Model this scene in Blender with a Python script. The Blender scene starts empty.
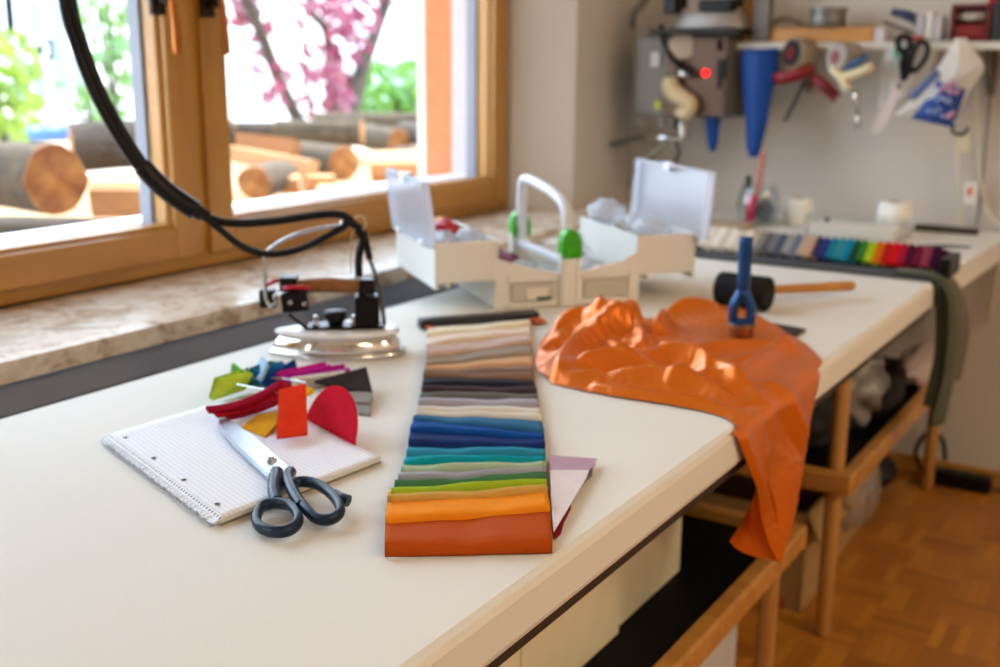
import bpy, bmesh, math, random
from mathutils import Vector, Matrix, noise, geometry
import numpy as np
random.seed(7)
C = bpy.context.scene.collection
PI = math.pi
# ------------------------------------------------------------------ camera (measured from the photograph)
F_PX, PITCH, ROLL, YAW = 1114.38, 0.239735, 0.0068983, 0.565313
H = 1.08                      # camera above the floor
T = 0.67                      # worktop height
_cp, _sp, _cy, _sy = math.cos(PITCH), math.sin(PITCH), math.cos(YAW), math.sin(YAW)
_fw = Vector((-_sy*_cp, _cy*_cp, -_sp)); _rt = Vector((_cy, _sy, 0)); _up = _rt.cross(_fw)
RT = math.cos(ROLL)*_rt + math.sin(ROLL)*_up
UP = -math.sin(ROLL)*_rt + math.cos(ROLL)*_up
FW = _fw
CAM = Vector((0, 0, H))
def ray(px, py): return RT*((px-500)/F_PX) + UP*(-(py-333.5)/F_PX) + FW
def tp(px, py, z=T):          # measured point on a horizontal plane
    d = ray(px, py); return CAM + d*((z-H)/d.z)
def xp(px, py, X):            # on a plane parallel to the window wall
    d = ray(px, py); return CAM + d*(X/d.x)
def yp(px, py, Y):            # on a plane parallel to the back wall
    d = ray(px, py); return CAM + d*(Y/d.y)
def pp(px, py, o, n):         # on any plane (point o, normal n)
    d = ray(px, py); return CAM + d*((o-CAM).dot(n)/d.dot(n))

# ------------------------------------------------------------------ materials
def lin(h):
    if not isinstance(h, str): return tuple(h)
    h = h.lstrip('#'); v = [int(h[i:i+2], 16)/255 for i in (0, 2, 4)]
    return tuple(c/12.92 if c <= .04045 else ((c+.055)/1.055)**2.4 for c in v)
class NT:
    def __init__(s, m): s.t = m.node_tree; s.n = s.t.nodes; s.l = s.t.links
    def new(s, ty, **k):
        n = s.n.new(ty)
        for a, b in k.items():
            if a.startswith('i_'): n.inputs[a[2:].replace('_', ' ')].default_value = b
            else: setattr(n, a, b)
        return n
    def link(s, a, b): s.l.new(a, b)
def mat(name, col, rough=.5, metal=0, var=.12, scale=8, bump=0, bscale=120, spec=.5, stretch=(1,1,1), coat=0, alpha=1, emit=None, estr=0, sheen=0, aniso=0, trans=0, ior=1.45):
    m = bpy.data.materials.new(name); m.use_nodes = True; t = NT(m)
    b = t.n['Principled BSDF']; c = lin(col)
    tc = t.new('ShaderNodeTexCoord'); mp = t.new('ShaderNodeMapping'); mp.inputs['Scale'].default_value = stretch
    t.link(tc.outputs['Object'], mp.inputs['Vector'])
    nz = t.new('ShaderNodeTexNoise', i_Scale=scale, i_Detail=4.0); t.link(mp.outputs[0], nz.inputs['Vector'])
    mx = t.new('ShaderNodeMix', data_type='RGBA')
    mx.inputs[6].default_value = tuple(max(0, v*(1-var)) for v in c)+(1,)
    mx.inputs[7].default_value = tuple(min(1, v*(1+var)) for v in c)+(1,)
    t.link(nz.outputs['Fac'], mx.inputs[0]); t.link(mx.outputs[2], b.inputs['Base Color'])
    b.inputs['Roughness'].default_value = rough; b.inputs['Metallic'].default_value = metal
    b.inputs['Specular IOR Level'].default_value = spec; b.inputs['Coat Weight'].default_value = coat
    b.inputs['Alpha'].default_value = alpha; b.inputs['Sheen Weight'].default_value = sheen
    b.inputs['Anisotropic'].default_value = aniso
    b.inputs['Transmission Weight'].default_value = trans; b.inputs['IOR'].default_value = ior
    if emit: b.inputs['Emission Color'].default_value = lin(emit)+(1,); b.inputs['Emission Strength'].default_value = estr
    if bump:
        n2 = t.new('ShaderNodeTexNoise', i_Scale=bscale, i_Detail=3.0); t.link(mp.outputs[0], n2.inputs['Vector'])
        bp = t.new('ShaderNodeBump', i_Strength=bump, i_Distance=.002); t.link(n2.outputs['Fac'], bp.inputs['Height'])
        t.link(bp.outputs[0], b.inputs['Normal'])
    return m
def wood(name, c1, c2, rough=.4, stretch=(1, 1, 12), scale=6, coat=.1):
    m = bpy.data.materials.new(name); m.use_nodes = True; t = NT(m); b = t.n['Principled BSDF']
    tc = t.new('ShaderNodeTexCoord'); mp = t.new('ShaderNodeMapping'); mp.inputs['Scale'].default_value = stretch
    t.link(tc.outputs['Object'], mp.inputs['Vector'])
    nz = t.new('ShaderNodeTexNoise', i_Scale=scale, i_Detail=5.0, i_Distortion=.4); t.link(mp.outputs[0], nz.inputs['Vector'])
    cr = t.new('ShaderNodeValToRGB'); cr.color_ramp.elements[0].position = .3; cr.color_ramp.elements[1].position = .7
    cr.color_ramp.elements[0].color = lin(c1)+(1,); cr.color_ramp.elements[1].color = lin(c2)+(1,)
    t.link(nz.outputs['Fac'], cr.inputs[0]); t.link(cr.outputs[0], b.inputs['Base Color'])
    b.inputs['Roughness'].default_value = rough; b.inputs['Coat Weight'].default_value = coat
    return m
def clear(name, tint=(1, 1, 1), gloss=.08, rough=.05, body=0.0, bodycol='ffffff'):
    # thin clear sheet: mostly lets light through, some reflection, optional milky body
    m = bpy.data.materials.new(name); m.use_nodes = True; t = NT(m)
    t.n.remove(t.n['Principled BSDF']); out = t.n['Material Output']
    tr = t.new('ShaderNodeBsdfTransparent'); tr.inputs[0].default_value = tuple(tint)+(1,)
    gl = t.new('ShaderNodeBsdfGlossy'); gl.inputs['Roughness'].default_value = rough
    fr = t.new('ShaderNodeLayerWeight', i_Blend=.15)
    ml = t.new('ShaderNodeMath', operation='MULTIPLY_ADD'); ml.inputs[1].default_value = .35; ml.inputs[2].default_value = gloss
    t.link(fr.outputs['Fresnel'], ml.inputs[0])
    mx = t.new('ShaderNodeMixShader'); t.link(ml.outputs[0], mx.inputs[0]); t.link(tr.outputs[0], mx.inputs[1]); t.link(gl.outputs[0], mx.inputs[2])
    last = mx
    if body:
        df = t.new('ShaderNodeBsdfDiffuse'); df.inputs[0].default_value = lin(bodycol)+(1,)
        tl = t.new('ShaderNodeBsdfTranslucent'); tl.inputs[0].default_value = lin(bodycol)+(1,)
        m1 = t.new('ShaderNodeMixShader', i_Fac=.5); t.link(df.outputs[0], m1.inputs[1]); t.link(tl.outputs[0], m1.inputs[2])
        m2 = t.new('ShaderNodeMixShader', i_Fac=body); t.link(mx.outputs[0], m2.inputs[1]); t.link(m1.outputs[0], m2.inputs[2]); last = m2
    t.link(last.outputs[0], out.inputs['Surface'])
    return m

def floor_mat():
    m = bpy.data.materials.new('mosaic_parquet'); m.use_nodes = True; t = NT(m); b = t.n['Principled BSDF']
    tc = t.new('ShaderNodeTexCoord'); sp = t.new('ShaderNodeSeparateXYZ'); t.link(tc.outputs['Object'], sp.inputs[0])
    def M(op, a, bb=None, c=None):
        n = t.new('ShaderNodeMath', operation=op)
        for i, v in enumerate((a, bb, c)):
            if v is None: continue
            if isinstance(v, (int, float)): n.inputs[i].default_value = v
            else: t.link(v, n.inputs[i])
        return n.outputs[0]
    u = M('DIVIDE', sp.outputs[0], .115); v = M('DIVIDE', sp.outputs[1], .115)
    fu = M('FLOOR', u); fv = M('FLOOR', v)
    par = M('FLOORED_MODULO', M('ADD', fu, fv), 2)
    fru = M('FRACT', u); frv = M('FRACT', v)
    s = M('MULTIPLY', M('ADD', M('MULTIPLY', fru, par), M('MULTIPLY', frv, M('SUBTRACT', 1, par))), 5)
    sid = M('FLOOR', s); gap = M('LESS_THAN', M('FRACT', s), .05)
    cb = t.new('ShaderNodeCombineXYZ'); t.link(fu, cb.inputs[0]); t.link(fv, cb.inputs[1]); t.link(sid, cb.inputs[2])
    wn = t.new('ShaderNodeTexWhiteNoise', noise_dimensions='3D'); t.link(cb.outputs[0], wn.inputs['Vector'])
    cr = t.new('ShaderNodeValToRGB'); e = cr.color_ramp.elements
    e[0].color = lin('94581a')+(1,); e[1].color = lin('c4842e')+(1,)
    en = cr.color_ramp.elements.new(.5); en.color = lin('ac6c22')+(1,)
    pv = M('ADD', M('MULTIPLY', wn.outputs['Value'], .65), M('MULTIPLY', par, .2))
    t.link(pv, cr.inputs[0])
    mx = t.new('ShaderNodeMix', data_type='RGBA'); t.link(M('MULTIPLY', gap, .5), mx.inputs[0]); t.link(cr.outputs[0], mx.inputs[6]); mx.inputs[7].default_value = lin('3c2008')+(1,)
    t.link(mx.outputs[2], b.inputs['Base Color']); b.inputs['Roughness'].default_value = .38
    return m
def grid_mat():
    m = bpy.data.materials.new('squared_paper'); m.use_nodes = True; t = NT(m); b = t.n['Principled BSDF']
    tc = t.new('ShaderNodeTexCoord'); sp = t.new('ShaderNodeSeparateXYZ'); t.link(tc.outputs['Object'], sp.inputs[0])
    outs = []
    for k in (0, 1):
        d = t.new('ShaderNodeMath', operation='DIVIDE'); t.link(sp.outputs[k], d.inputs[0]); d.inputs[1].default_value = .0056
        f = t.new('ShaderNodeMath', operation='FRACT'); t.link(d.outputs[0], f.inputs[0])
        l = t.new('ShaderNodeMath', operation='LESS_THAN'); t.link(f.outputs[0], l.inputs[0]); l.inputs[1].default_value = .1; outs.append(l)
    mxm = t.new('ShaderNodeMath', operation='MAXIMUM'); t.link(outs[0].outputs[0], mxm.inputs[0]); t.link(outs[1].outputs[0], mxm.inputs[1])
    mx = t.new('ShaderNodeMix', data_type='RGBA'); t.link(mxm.outputs[0], mx.inputs[0])
    mx.inputs[6].default_value = lin('eeeff4')+(1,); mx.inputs[7].default_value = lin('c0c4d4')+(1,)
    t.link(mx.outputs[2], b.inputs['Base Color']); b.inputs['Roughness'].default_value = .7
    return m
def perf_mat():                # white paper edge with a row of punched binding holes
    m = bpy.data.materials.new('perforated_paper'); m.use_nodes = True; t = NT(m); b = t.n['Principled BSDF']
    tc = t.new('ShaderNodeTexCoord'); sp = t.new('ShaderNodeSeparateXYZ'); t.link(tc.outputs['Object'], sp.inputs[0])
    def M(op, a, bb):
        n = t.new('ShaderNodeMath', operation=op)
        for i, v in enumerate((a, bb)):
            if isinstance(v, (int, float)): n.inputs[i].default_value = v
            else: t.link(v, n.inputs[i])
        return n.outputs[0]
    f = M('LESS_THAN', M('FRACT', M('DIVIDE', sp.outputs[0], .0058), 0), .38)
    g = M('LESS_THAN', M('ABSOLUTE', M('SUBTRACT', sp.outputs[1], .0062), 0), .0011)
    k = M('MULTIPLY', f, g)
    mx = t.new('ShaderNodeMix', data_type='RGBA'); t.link(k, mx.inputs[0]); mx.inputs[6].default_value = lin('eeeff4')+(1,); mx.inputs[7].default_value = lin('5a5a60')+(1,)
    t.link(mx.outputs[2], b.inputs['Base Color']); b.inputs['Roughness'].default_value = .8
    return m
def marble_mat():
    m = bpy.data.materials.new('beige_marble'); m.use_nodes = True; t = NT(m); b = t.n['Principled BSDF']
    tc = t.new('ShaderNodeTexCoord')
    nz = t.new('ShaderNodeTexNoise', i_Scale=14.0, i_Detail=8.0, i_Distortion=1.2); t.link(tc.outputs['Object'], nz.inputs['Vector'])
    n2 = t.new('ShaderNodeTexNoise', i_Scale=60.0, i_Detail=6.0); t.link(tc.outputs['Object'], n2.inputs['Vector'])
    ad = t.new('ShaderNodeMath', operation='MULTIPLY_ADD'); t.link(n2.outputs['Fac'], ad.inputs[0]); ad.inputs[1].default_value = .45
    sb = t.new('ShaderNodeMath', operation='SUBTRACT'); t.link(nz.outputs['Fac'], sb.inputs[0]); sb.inputs[1].default_value = .22
    t.link(sb.outputs[0], ad.inputs[2])
    cr = t.new('ShaderNodeValToRGB'); e = cr.color_ramp.elements; e[0].position = .33; e[1].position = .62
    e[0].color = lin('a68c70')+(1,); e[1].color = lin('dccfbe')+(1,)
    k = e.new(.45); k.color = lin('ccb8a2')+(1,)
    t.link(ad.outputs[0], cr.inputs[0]); t.link(cr.outputs[0], b.inputs['Base Color']); b.inputs['Roughness'].default_value = .22
    return m
def log_end_mat():
    m = bpy.data.materials.new('log_end_grain'); m.use_nodes = True; t = NT(m); b = t.n['Principled BSDF']
    tc = t.new('ShaderNodeTexCoord'); nz = t.new('ShaderNodeTexNoise', i_Scale=18.0, i_Detail=4.0); t.link(tc.outputs['Object'], nz.inputs['Vector'])
    cr = t.new('ShaderNodeValToRGB'); e = cr.color_ramp.elements; e[0].position = .35; e[1].position = .65
    e[0].color = lin('7e4a1e')+(1,); e[1].color = lin('a8743c')+(1,)
    t.link(nz.outputs['Fac'], cr.inputs[0]); t.link(cr.outputs[0], b.inputs['Base Color']); b.inputs['Roughness'].default_value = .8
    return m
def leaf_mat(name, c):
    m = bpy.data.materials.new(name); m.use_nodes = True; t = NT(m); t.n.remove(t.n['Principled BSDF'])
    d = t.new('ShaderNodeBsdfDiffuse'); tl = t.new('ShaderNodeBsdfTranslucent'); gl = t.new('ShaderNodeBsdfGlossy', i_Roughness=.25)
    d.inputs[0].default_value = lin(c)+(1,); tl.inputs[0].default_value = lin(c)+(1,)
    mx = t.new('ShaderNodeMixShader', i_Fac=.5); t.link(d.outputs[0], mx.inputs[1]); t.link(tl.outputs[0], mx.inputs[2])
    m2 = t.new('ShaderNodeMixShader', i_Fac=.08); t.link(mx.outputs[0], m2.inputs[1]); t.link(gl.outputs[0], m2.inputs[2])
    t.link(m2.outputs[0], t.n['Material Output'].inputs['Surface'])
    return m
_mc = {}
def cm(col, rough=.5, metal=0, **k):      # cached plain-coloured material
    key = (col, rough, metal, tuple(sorted(k.items())))
    if key not in _mc: _mc[key] = mat('paint_'+str(col), col, rough, metal, **k)
    return _mc[key]
def felt(col): return cm(col, .95, 0, var=.18, scale=90, bump=.5, bscale=500, spec=.1)
def fab(col): return cm(col, .62, 0, var=.10, scale=60, bump=.25, bscale=700, spec=.04)

# ------------------------------------------------------------------ mesh builder
MW = {}                       # where each thing stands, so that its parts can be built in place
class MB:
    def __init__(s): s.V = []; s.F = []; s.M = []; s.S = []
    def add(s, v, f, m=0, smooth=False):
        o = len(s.V); s.V += [Vector(p) for p in v]
        for q in f: s.F.append([i+o for i in q]); s.M.append(m); s.S.append(smooth)
        return s
    def box(s, c, d, rot=None, bev=0, m=0):
        bm = bmesh.new(); bmesh.ops.create_cube(bm, size=1)
        for v in bm.verts: v.co = Vector((v.co.x*d[0], v.co.y*d[1], v.co.z*d[2]))
        if bev: bmesh.ops.bevel(bm, geom=bm.edges[:], offset=bev, segments=2, affect='EDGES', profile=.5)
        bm.verts.index_update(); c = Vector(c)
        if rot is None: rot = Matrix.Identity(3)
        elif isinstance(rot, (int, float)): rot = Matrix.Rotation(rot, 3, 'Z')
        s.add([c+rot@v.co for v in bm.verts], [[v.index for v in f.verts] for f in bm.faces], m); bm.free(); return s
    def boxb(s, a, b, bev=0, m=0):
        a = Vector(a); b = Vector(b); d = b-a
        return s.box((a+b)/2, (abs(d.x), abs(d.y), abs(d.z)), None, bev, m)
    def tube(s, path, r, n=10, m=0, closed=False, caps=True, flat=1.0, upv=None):
        P = [Vector(p) for p in path]; k = len(P); rings = []
        rr = r if isinstance(r, (list, tuple)) else [r]*k
        prev = None
        for i in range(k):
            if closed: t = P[(i+1) % k]-P[i-1]
            else: t = P[min(i+1, k-1)]-P[max(i-1, 0)]
            t.normalize()
            if upv is not None: b = Vector(upv)
            elif prev is None: b = Vector((0, 0, 1)) if abs(t.z) < .9 else Vector((1, 0, 0))
            else: b = prev
            a = b.cross(t)
            if a.length < 1e-6: a = t.orthogonal()
            a.normalize(); b = t.cross(a).normalized(); prev = b
            rings.append([P[i]+(a*math.cos(2*PI*j/n)+b*flat*math.sin(2*PI*j/n))*rr[i] for j in range(n)])
        return s.loft(rings, m, closed, caps)
    def loft(s, rings, m=0, closed=False, caps=True, smooth=True):
        n = len(rings[0]); k = len(rings); v = [p for q in rings for p in q]; f = []
        for i in range(k if closed else k-1):
            a = i*n; b = ((i+1) % k)*n
            for j in range(n): j2 = (j+1) % n; f.append([a+j, a+j2, b+j2, b+j])
        s.add(v, f, m, smooth)
        if caps and not closed:
            o = len(s.V)-len(v)
            s.F.append([o+j for j in range(n)][::-1]); s.M.append(m); s.S.append(False)
            s.F.append([o+(k-1)*n+j for j in range(n)]); s.M.append(m); s.S.append(False)
        return s
    def cyl(s, a, b, r0, r1=None, n=20, m=0, bev=0, capm=None):
        a = Vector(a); b = Vector(b); r1 = r0 if r1 is None else r1
        t = (b-a).normalized(); x = t.orthogonal().normalized(); y = t.cross(x); L = (b-a).length
        st = [(0, r0), (1, r1)]
        if bev: st = [(0, r0-bev), (bev/L*.3, r0-bev*.3), (bev/L, r0), (1-bev/L, r1), (1-bev/L*.3, r1-bev*.3), (1, r1-bev)]
        rings = [[a+t*L*u+(x*math.cos(2*PI*j/n)+y*math.sin(2*PI*j/n))*r for j in range(n)] for u, r in st]
        s.loft(rings, m)
        if capm is not None: s.M[-1] = capm; s.M[-2] = capm
        return s
    def lathe(s, prof, c, n=24, m=0, rot=None):
        c = Vector(c); rot = rot or Matrix.Identity(3)
        return s.loft([[c+rot@Vector((r*math.cos(2*PI*j/n), r*math.sin(2*PI*j/n), z)) for j in range(n)] for r, z in prof], m)
    def prism(s, poly, vec, m=0, smooth=False):
        P = [Vector(p) for p in poly]; n = len(P); vec = Vector(vec)
        nrm = Vector((0, 0, 0))
        for i in range(n): nrm += P[i].cross(P[(i+1) % n])
        if nrm.dot(vec) > 0: P = P[::-1]
        f = [list(range(n)), [i+n for i in range(n)][::-1]]
        s.add(P+[p+vec for p in P], f, m)
        s.add(P+[p+vec for p in P], [[(i+1) % n, i, i+n, (i+1) % n+n] for i in range(n)], m, smooth); return s
    def grid(s, fn, nu, nv, m=0, smooth=True, flip=False):
        v = [fn(i/nu, j/nv) for i in range(nu+1) for j in range(nv+1)]
        f = [[i*(nv+1)+j, (i+1)*(nv+1)+j, (i+1)*(nv+1)+j+1, i*(nv+1)+j+1] for i in range(nu) for j in range(nv)]
        if flip: f = [q[::-1] for q in f]
        return s.add(v, f, m, smooth)
    def blob(s, c, r, amp=.15, freq=3, seed=0, n=2, m=0, rot=None, floor=None):
        bm = bmesh.new(); bmesh.ops.create_icosphere(bm, subdivisions=n, radius=1); c = Vector(c); out = []
        for v in bm.verts:
            d = v.co.normalized(); k = 1+amp*noise.noise(d*freq+Vector((seed*7.3, seed*3.1, seed)))
            p = Vector((d.x*r[0], d.y*r[1], d.z*r[2]))*k
            if rot is not None: p = rot@p
            p = p+c
            if floor is not None and p.z < floor: p.z = floor
            out.append(p)
        bm.verts.index_update()
        s.add(out, [[v.index for v in f.verts] for f in bm.faces], m, True); bm.free(); return s
    def build(s, name, mats, parent=None, origin=None, solid=0, sub=0, bevel=0, offset=0, sharp=35):
        me = bpy.data.meshes.new(name)
        inv = Matrix.Identity(4)
        if parent is not None: inv = MW[parent.name].inverted() if parent.name in MW else Matrix.Identity(4)
        o0 = Vector(origin) if origin is not None else Vector((0, 0, 0))
        me.from_pydata([tuple(inv@v-o0) for v in s.V], [], s.F)
        if not isinstance(mats, (list, tuple)): mats = [mats]
        for q in mats: me.materials.append(q)
        me.polygons.foreach_set('material_index', s.M); me.polygons.foreach_set('use_smooth', s.S); me.update()
        ob = bpy.data.objects.new(name, me); C.objects.link(ob)
        if parent is not None:
            ob.parent = parent
            if parent.name in MW: MW[ob.name] = MW[parent.name]
        else: ob.location = o0
        if solid: q = ob.modifiers.new('solid', 'SOLIDIFY'); q.thickness = solid; q.offset = offset
        if bevel: q = ob.modifiers.new('bevel', 'BEVEL'); q.width = bevel; q.segments = 2; q.limit_method = 'ANGLE'
        if sub: q = ob.modifiers.new('sub', 'SUBSURF'); q.levels = sub; q.render_levels = sub
        return ob
def thing(name, label, cat, loc, rotz=0, group=None):
    o = bpy.data.objects.new(name, None); C.objects.link(o); o.empty_display_size = .02
    o.location = loc; o.rotation_euler = (0, 0, rotz); o['label'] = label; o['category'] = cat
    if group: o['group'] = group
    MW[o.name] = Matrix.Translation(Vector(loc)) @ Matrix.Rotation(rotz, 4, 'Z')
    return o
def tag(o, label, cat, group=None, kind=None):
    o['label'] = label; o['category'] = cat
    if group: o['group'] = group
    if kind: o['kind'] = kind
    return o
def struct(o): o['kind'] = 'structure'; return o
def smooth_path(pts, n=6, closed=False):        # Catmull-Rom
    P = [Vector(p) for p in pts]; k = len(P); out = []
    for i in range(k if closed else k-1):
        a, b, c, d = (P[(i-1) % k], P[i], P[(i+1) % k], P[(i+2) % k]) if closed else (P[max(i-1, 0)], P[i], P[i+1], P[min(i+2, k-1)])
        for j in range(n):
            t = j/n; out.append(.5*((2*b)+(c-a)*t+(2*a-5*b+4*c-d)*t*t+(3*b-a-3*c+d)*t**3))
    if not closed: out.append(P[-1])
    return out
def slab(mb, corners, th, m=0, down=True):      # a flat felt or card piece from its four measured corners
    P = [tp(x, y, T+z) for x, y, z in corners]
    n = (P[1]-P[0]).cross(P[2]-P[0]).normalized()
    if n.dot(CAM-P[0]) < 0: n = -n
    return mb.prism(P, -n*th, m)
# ------------------------------------------------------------------ shared materials
M_WALL = mat('wall_paint', 'cdc5bb', .85, var=.03, scale=3, bump=.08, bscale=60)
M_CEIL = mat('ceiling_paint', 'e2ddd4', .9, var=.02)
M_FLOOR = floor_mat()
M_WIN = wood('larch_window_wood', 'a8732a', 'c08a3c', .35, (3, .6, 3), 6, .2)
M_WINV = wood('larch_window_wood_upright', 'a8732a', 'c08a3c', .35, (3, 3, .5), 6, .2)
M_ALU = mat('window_aluminium', '7a7d88', .5, 0, var=.04)
M_ALUW = mat('sunlit_white_aluminium', 'e2e2e4', .4, 0, var=.03)  # aluminium in sunlight: the brightness is put into a white base colour
M_GLASS = clear('window_glass', (.97, .985, .98), .015, .0)
M_BEECH = wood('varnished_beech', 'ac7030', 'cc9448', .35, (1.5, 10, 10), 3, .25)
M_BEECHV = wood('varnished_beech_upright', 'a87034', 'c48f4c', .35, (10, 10, 1.2), 3, .25)
M_COVER = mat('cream_table_cover', 'dfdbd2', .75, var=.03, scale=4, bump=.2, bscale=400)
M_BLACK = mat('black_board', '08080a', .6, var=.1, spec=.15)
M_DARK = mat('dark_metal', '3a322d', .5, .3, var=.1)
M_STEEL = mat('polished_steel', 'd0d0d0', .16, 1, var=.05)
M_CHROME = mat('chrome', 'e8e6e2', .08, 1, var=.03)
M_BRUSH = mat('brushed_steel', '6a635a', .45, .35, var=.12, stretch=(1, 1, 20))
M_BPLAST = mat('black_plastic', '0b0b0d', .35, 0, var=.1, spec=.3)
M_RUBBER = mat('black_rubber', '151413', .7, 0, var=.2, scale=20, spec=.2)
M_WPLAST = mat('ivory_plastic', 'e6e4dc', .4, 0, var=.02)
M_BARK = mat('grey_brown_bark', '4a3c2c', .95, 0, var=.95, scale=22, bump=1, bscale=40)
M_BARKD = mat('dark_bark', '40352c', .95, 0, var=.9, scale=14, bump=1, bscale=40)
M_END = log_end_mat()
M_SPLIT = mat('split_wood', 'b8875c', .85, 0, var=.25, scale=6, stretch=(1, 6, 6))

# ------------------------------------------------------------------ the setting
WX, WY = -1.478, 3.05                    # window wall (inside face), back wall (inside face)
RX, FY = 2.4, -2.6
ZC = 2.62
SILL = H-.3945
GX = -1.62                               # inner face of the window frames
Y0, Y1, ZT = .32, 2.604, 2.08            # window opening
struct(MB().boxb((WX-.4, FY-.1, -.1), (RX+.1, WY+.12, 0)).build('floor', M_FLOOR))
struct(MB().boxb((WX-.4, FY-.1, ZC), (RX+.1, WY+.12, ZC+.1)).build('ceiling', M_CEIL))
wl = MB()
XO = -1.885
wl.boxb((XO, FY, 0), (WX, WY+.1, SILL-.035))
wl.boxb((XO, FY, ZT), (WX, WY+.1, ZC))
z0, z1 = SILL-.035, ZT
# jambs: splayed towards the room
wl.prism([(XO, FY, z0), (WX, FY, z0), (WX, -2.3, z0), (XO, -2.2, z0)], (0, 0, z1-z0))
wl.prism([(XO, -.22, z0), (WX, -.12, z0), (WX, Y0-.095, z0), (GX-.05, Y0, z0), (XO, Y0, z0)], (0, 0, z1-z0))
wl.prism([(XO, WY+.1, z0), (XO, Y1, z0), (GX-.05, Y1, z0), (GX, Y1, z0), (WX, Y1+.096, z0), (WX, WY+.1, z0)], (0, 0, z1-z0))
struct(wl.build('wall_left', M_WALL))
struct(MB().boxb((WX, WY, 0), (RX+.1, WY+.1, ZC)).build('wall_back', M_WALL))
wr = MB()                                 # far side of the room
wr.boxb((RX, FY, 0), (RX+.1, WY, ZC))
struct(wr.build('wall_right', M_WALL))
struct(MB().boxb((WX, FY-.1, 0), (RX+.1, FY, ZC)).build('wall_front', M_WALL))
bb = MB().boxb((WX+.02, WY-.014, 0), (RX, WY, .04), .004)
struct(bb.build('baseboard_back', M_BEECH))
# window sill: polished stone, slightly proud of the wall
sl = MB()
sl.prism([(GX, Y0-.0, SILL-.03), (WX, Y0-.06, SILL-.03), (WX, -2.3, SILL-.03), (-1.326, -2.3, SILL-.03), (-1.326, 2.80, SILL-.03), (WX, 2.80, SILL-.03), (WX, Y1+.09, SILL-.03), (GX, Y1, SILL-.03)], (0, 0, .03))
struct(sl.build('trim_1', marble_mat(), bevel=.003))
# slate-grey panel and grille under the sill, behind the bench
pn = MB().boxb((WX, -.1, .46), (-1.345, 2.78, SILL-.03))
struct(pn.build('trim_2', mat('slate_grey_panel', '8c909e', .5, var=.05)))
gr = MB().boxb((-1.345, -.1, .50), (-1.315, 2.78, .605), m=0)
for i in range(240):
    y = -.08+i*.0118
    gr.boxb((-1.3149, y, .502), (-1.309, y+.006, .606), m=1)
struct(gr.build('trim_3', [mat('grille_dark', '2a2418', .7), mat('grille_brass', '6e6048', .6)]))

# window frame and two casements
fr = MB()
FX0, FX1 = -1.70, GX
def frame_rect(mb, ya, yb, za, zb, w, x0, x1, mh=0, mv=1, wb=None, bev=.004):
    wb = w if wb is None else wb
    mb.boxb((x0, ya, za), (x1, ya+w, zb), bev, mv); mb.boxb((x0, yb-w, za), (x1, yb, zb), bev, mv)
    mb.boxb((x0, ya+w, za), (x1, yb-w, za+wb), bev, mh); mb.boxb((x0, ya+w, zb-w), (x1, yb-w, zb), bev, mh)
frame_rect(fr, Y0, Y1, SILL, ZT, .035, FX0, GX-.012, wb=.03)
ymid = 1.497
fr.boxb((FX0, ymid-.03, SILL+.03), (GX-.014, ymid+.03, ZT-.035), .003, 1)
struct(fr.build('trim_4', [M_WIN, M_WINV]))
def casement(nm, ya, yb, hy):
    za, zb = SILL+.026, ZT-.03
    w = .062
    sash = MB()
    frame_rect(sash, ya, yb, za, zb, w, -1.685, GX, wb=.06)
    # glazing bead, stepping back to the pane
    frame_rect(sash, ya+w-.002, yb-w+.002, za+.058, zb-w+.002, .010, -1.67, GX-.014, wb=.010, bev=.005)
    o = struct(sash.build(nm, [M_WIN, M_WINV]))
    MB().boxb((-1.668, ya+w, za+.05), (-1.664, yb-w, zb-w)).build('pane', M_GLASS, o)
    sp = MB()
    frame_rect(sp, ya+w+.004, yb-w-.004, za+.056, zb-w, .009, -1.702, -1.672, mh=1, mv=0, wb=.006, bev=.001)
    sp.build('outer_frame', [M_ALU, M_ALUW], o)  # cross bars in the sun-whitened colour, uprights plain grey
    hb = MB().box((GX+.006, hy, H+.100), (.012, .032, .05), bev=.003)
    hb.cyl((GX+.01, hy, H+.10), (GX+.045, hy, H+.10), .008)
    plate = hb.build('handle_plate', mat('dark_bronze', '2b2019', .4, .6), o)
    hl = MB().tube(smooth_path([(GX+.045, hy-.002, H+.11), (GX+.047, hy, H+.09), (GX+.046, hy+.004, H+.05), (GX+.045, hy+.006, H+.008)], 4), [.007]*9+[.008]*4, 10)
    hl.build('handle', mat('copper_bronze', 'b06a30', .3, .9), o)
    return o
casement('window_1', Y0+.03, ymid-.012, 1.405)
casement('window_2', ymid+.012, Y1-.022, 1.522)
casement('added_window_3', -2.21, -.215, -.30)  # unseen extra window, added to bring more daylight onto the near bench
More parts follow.
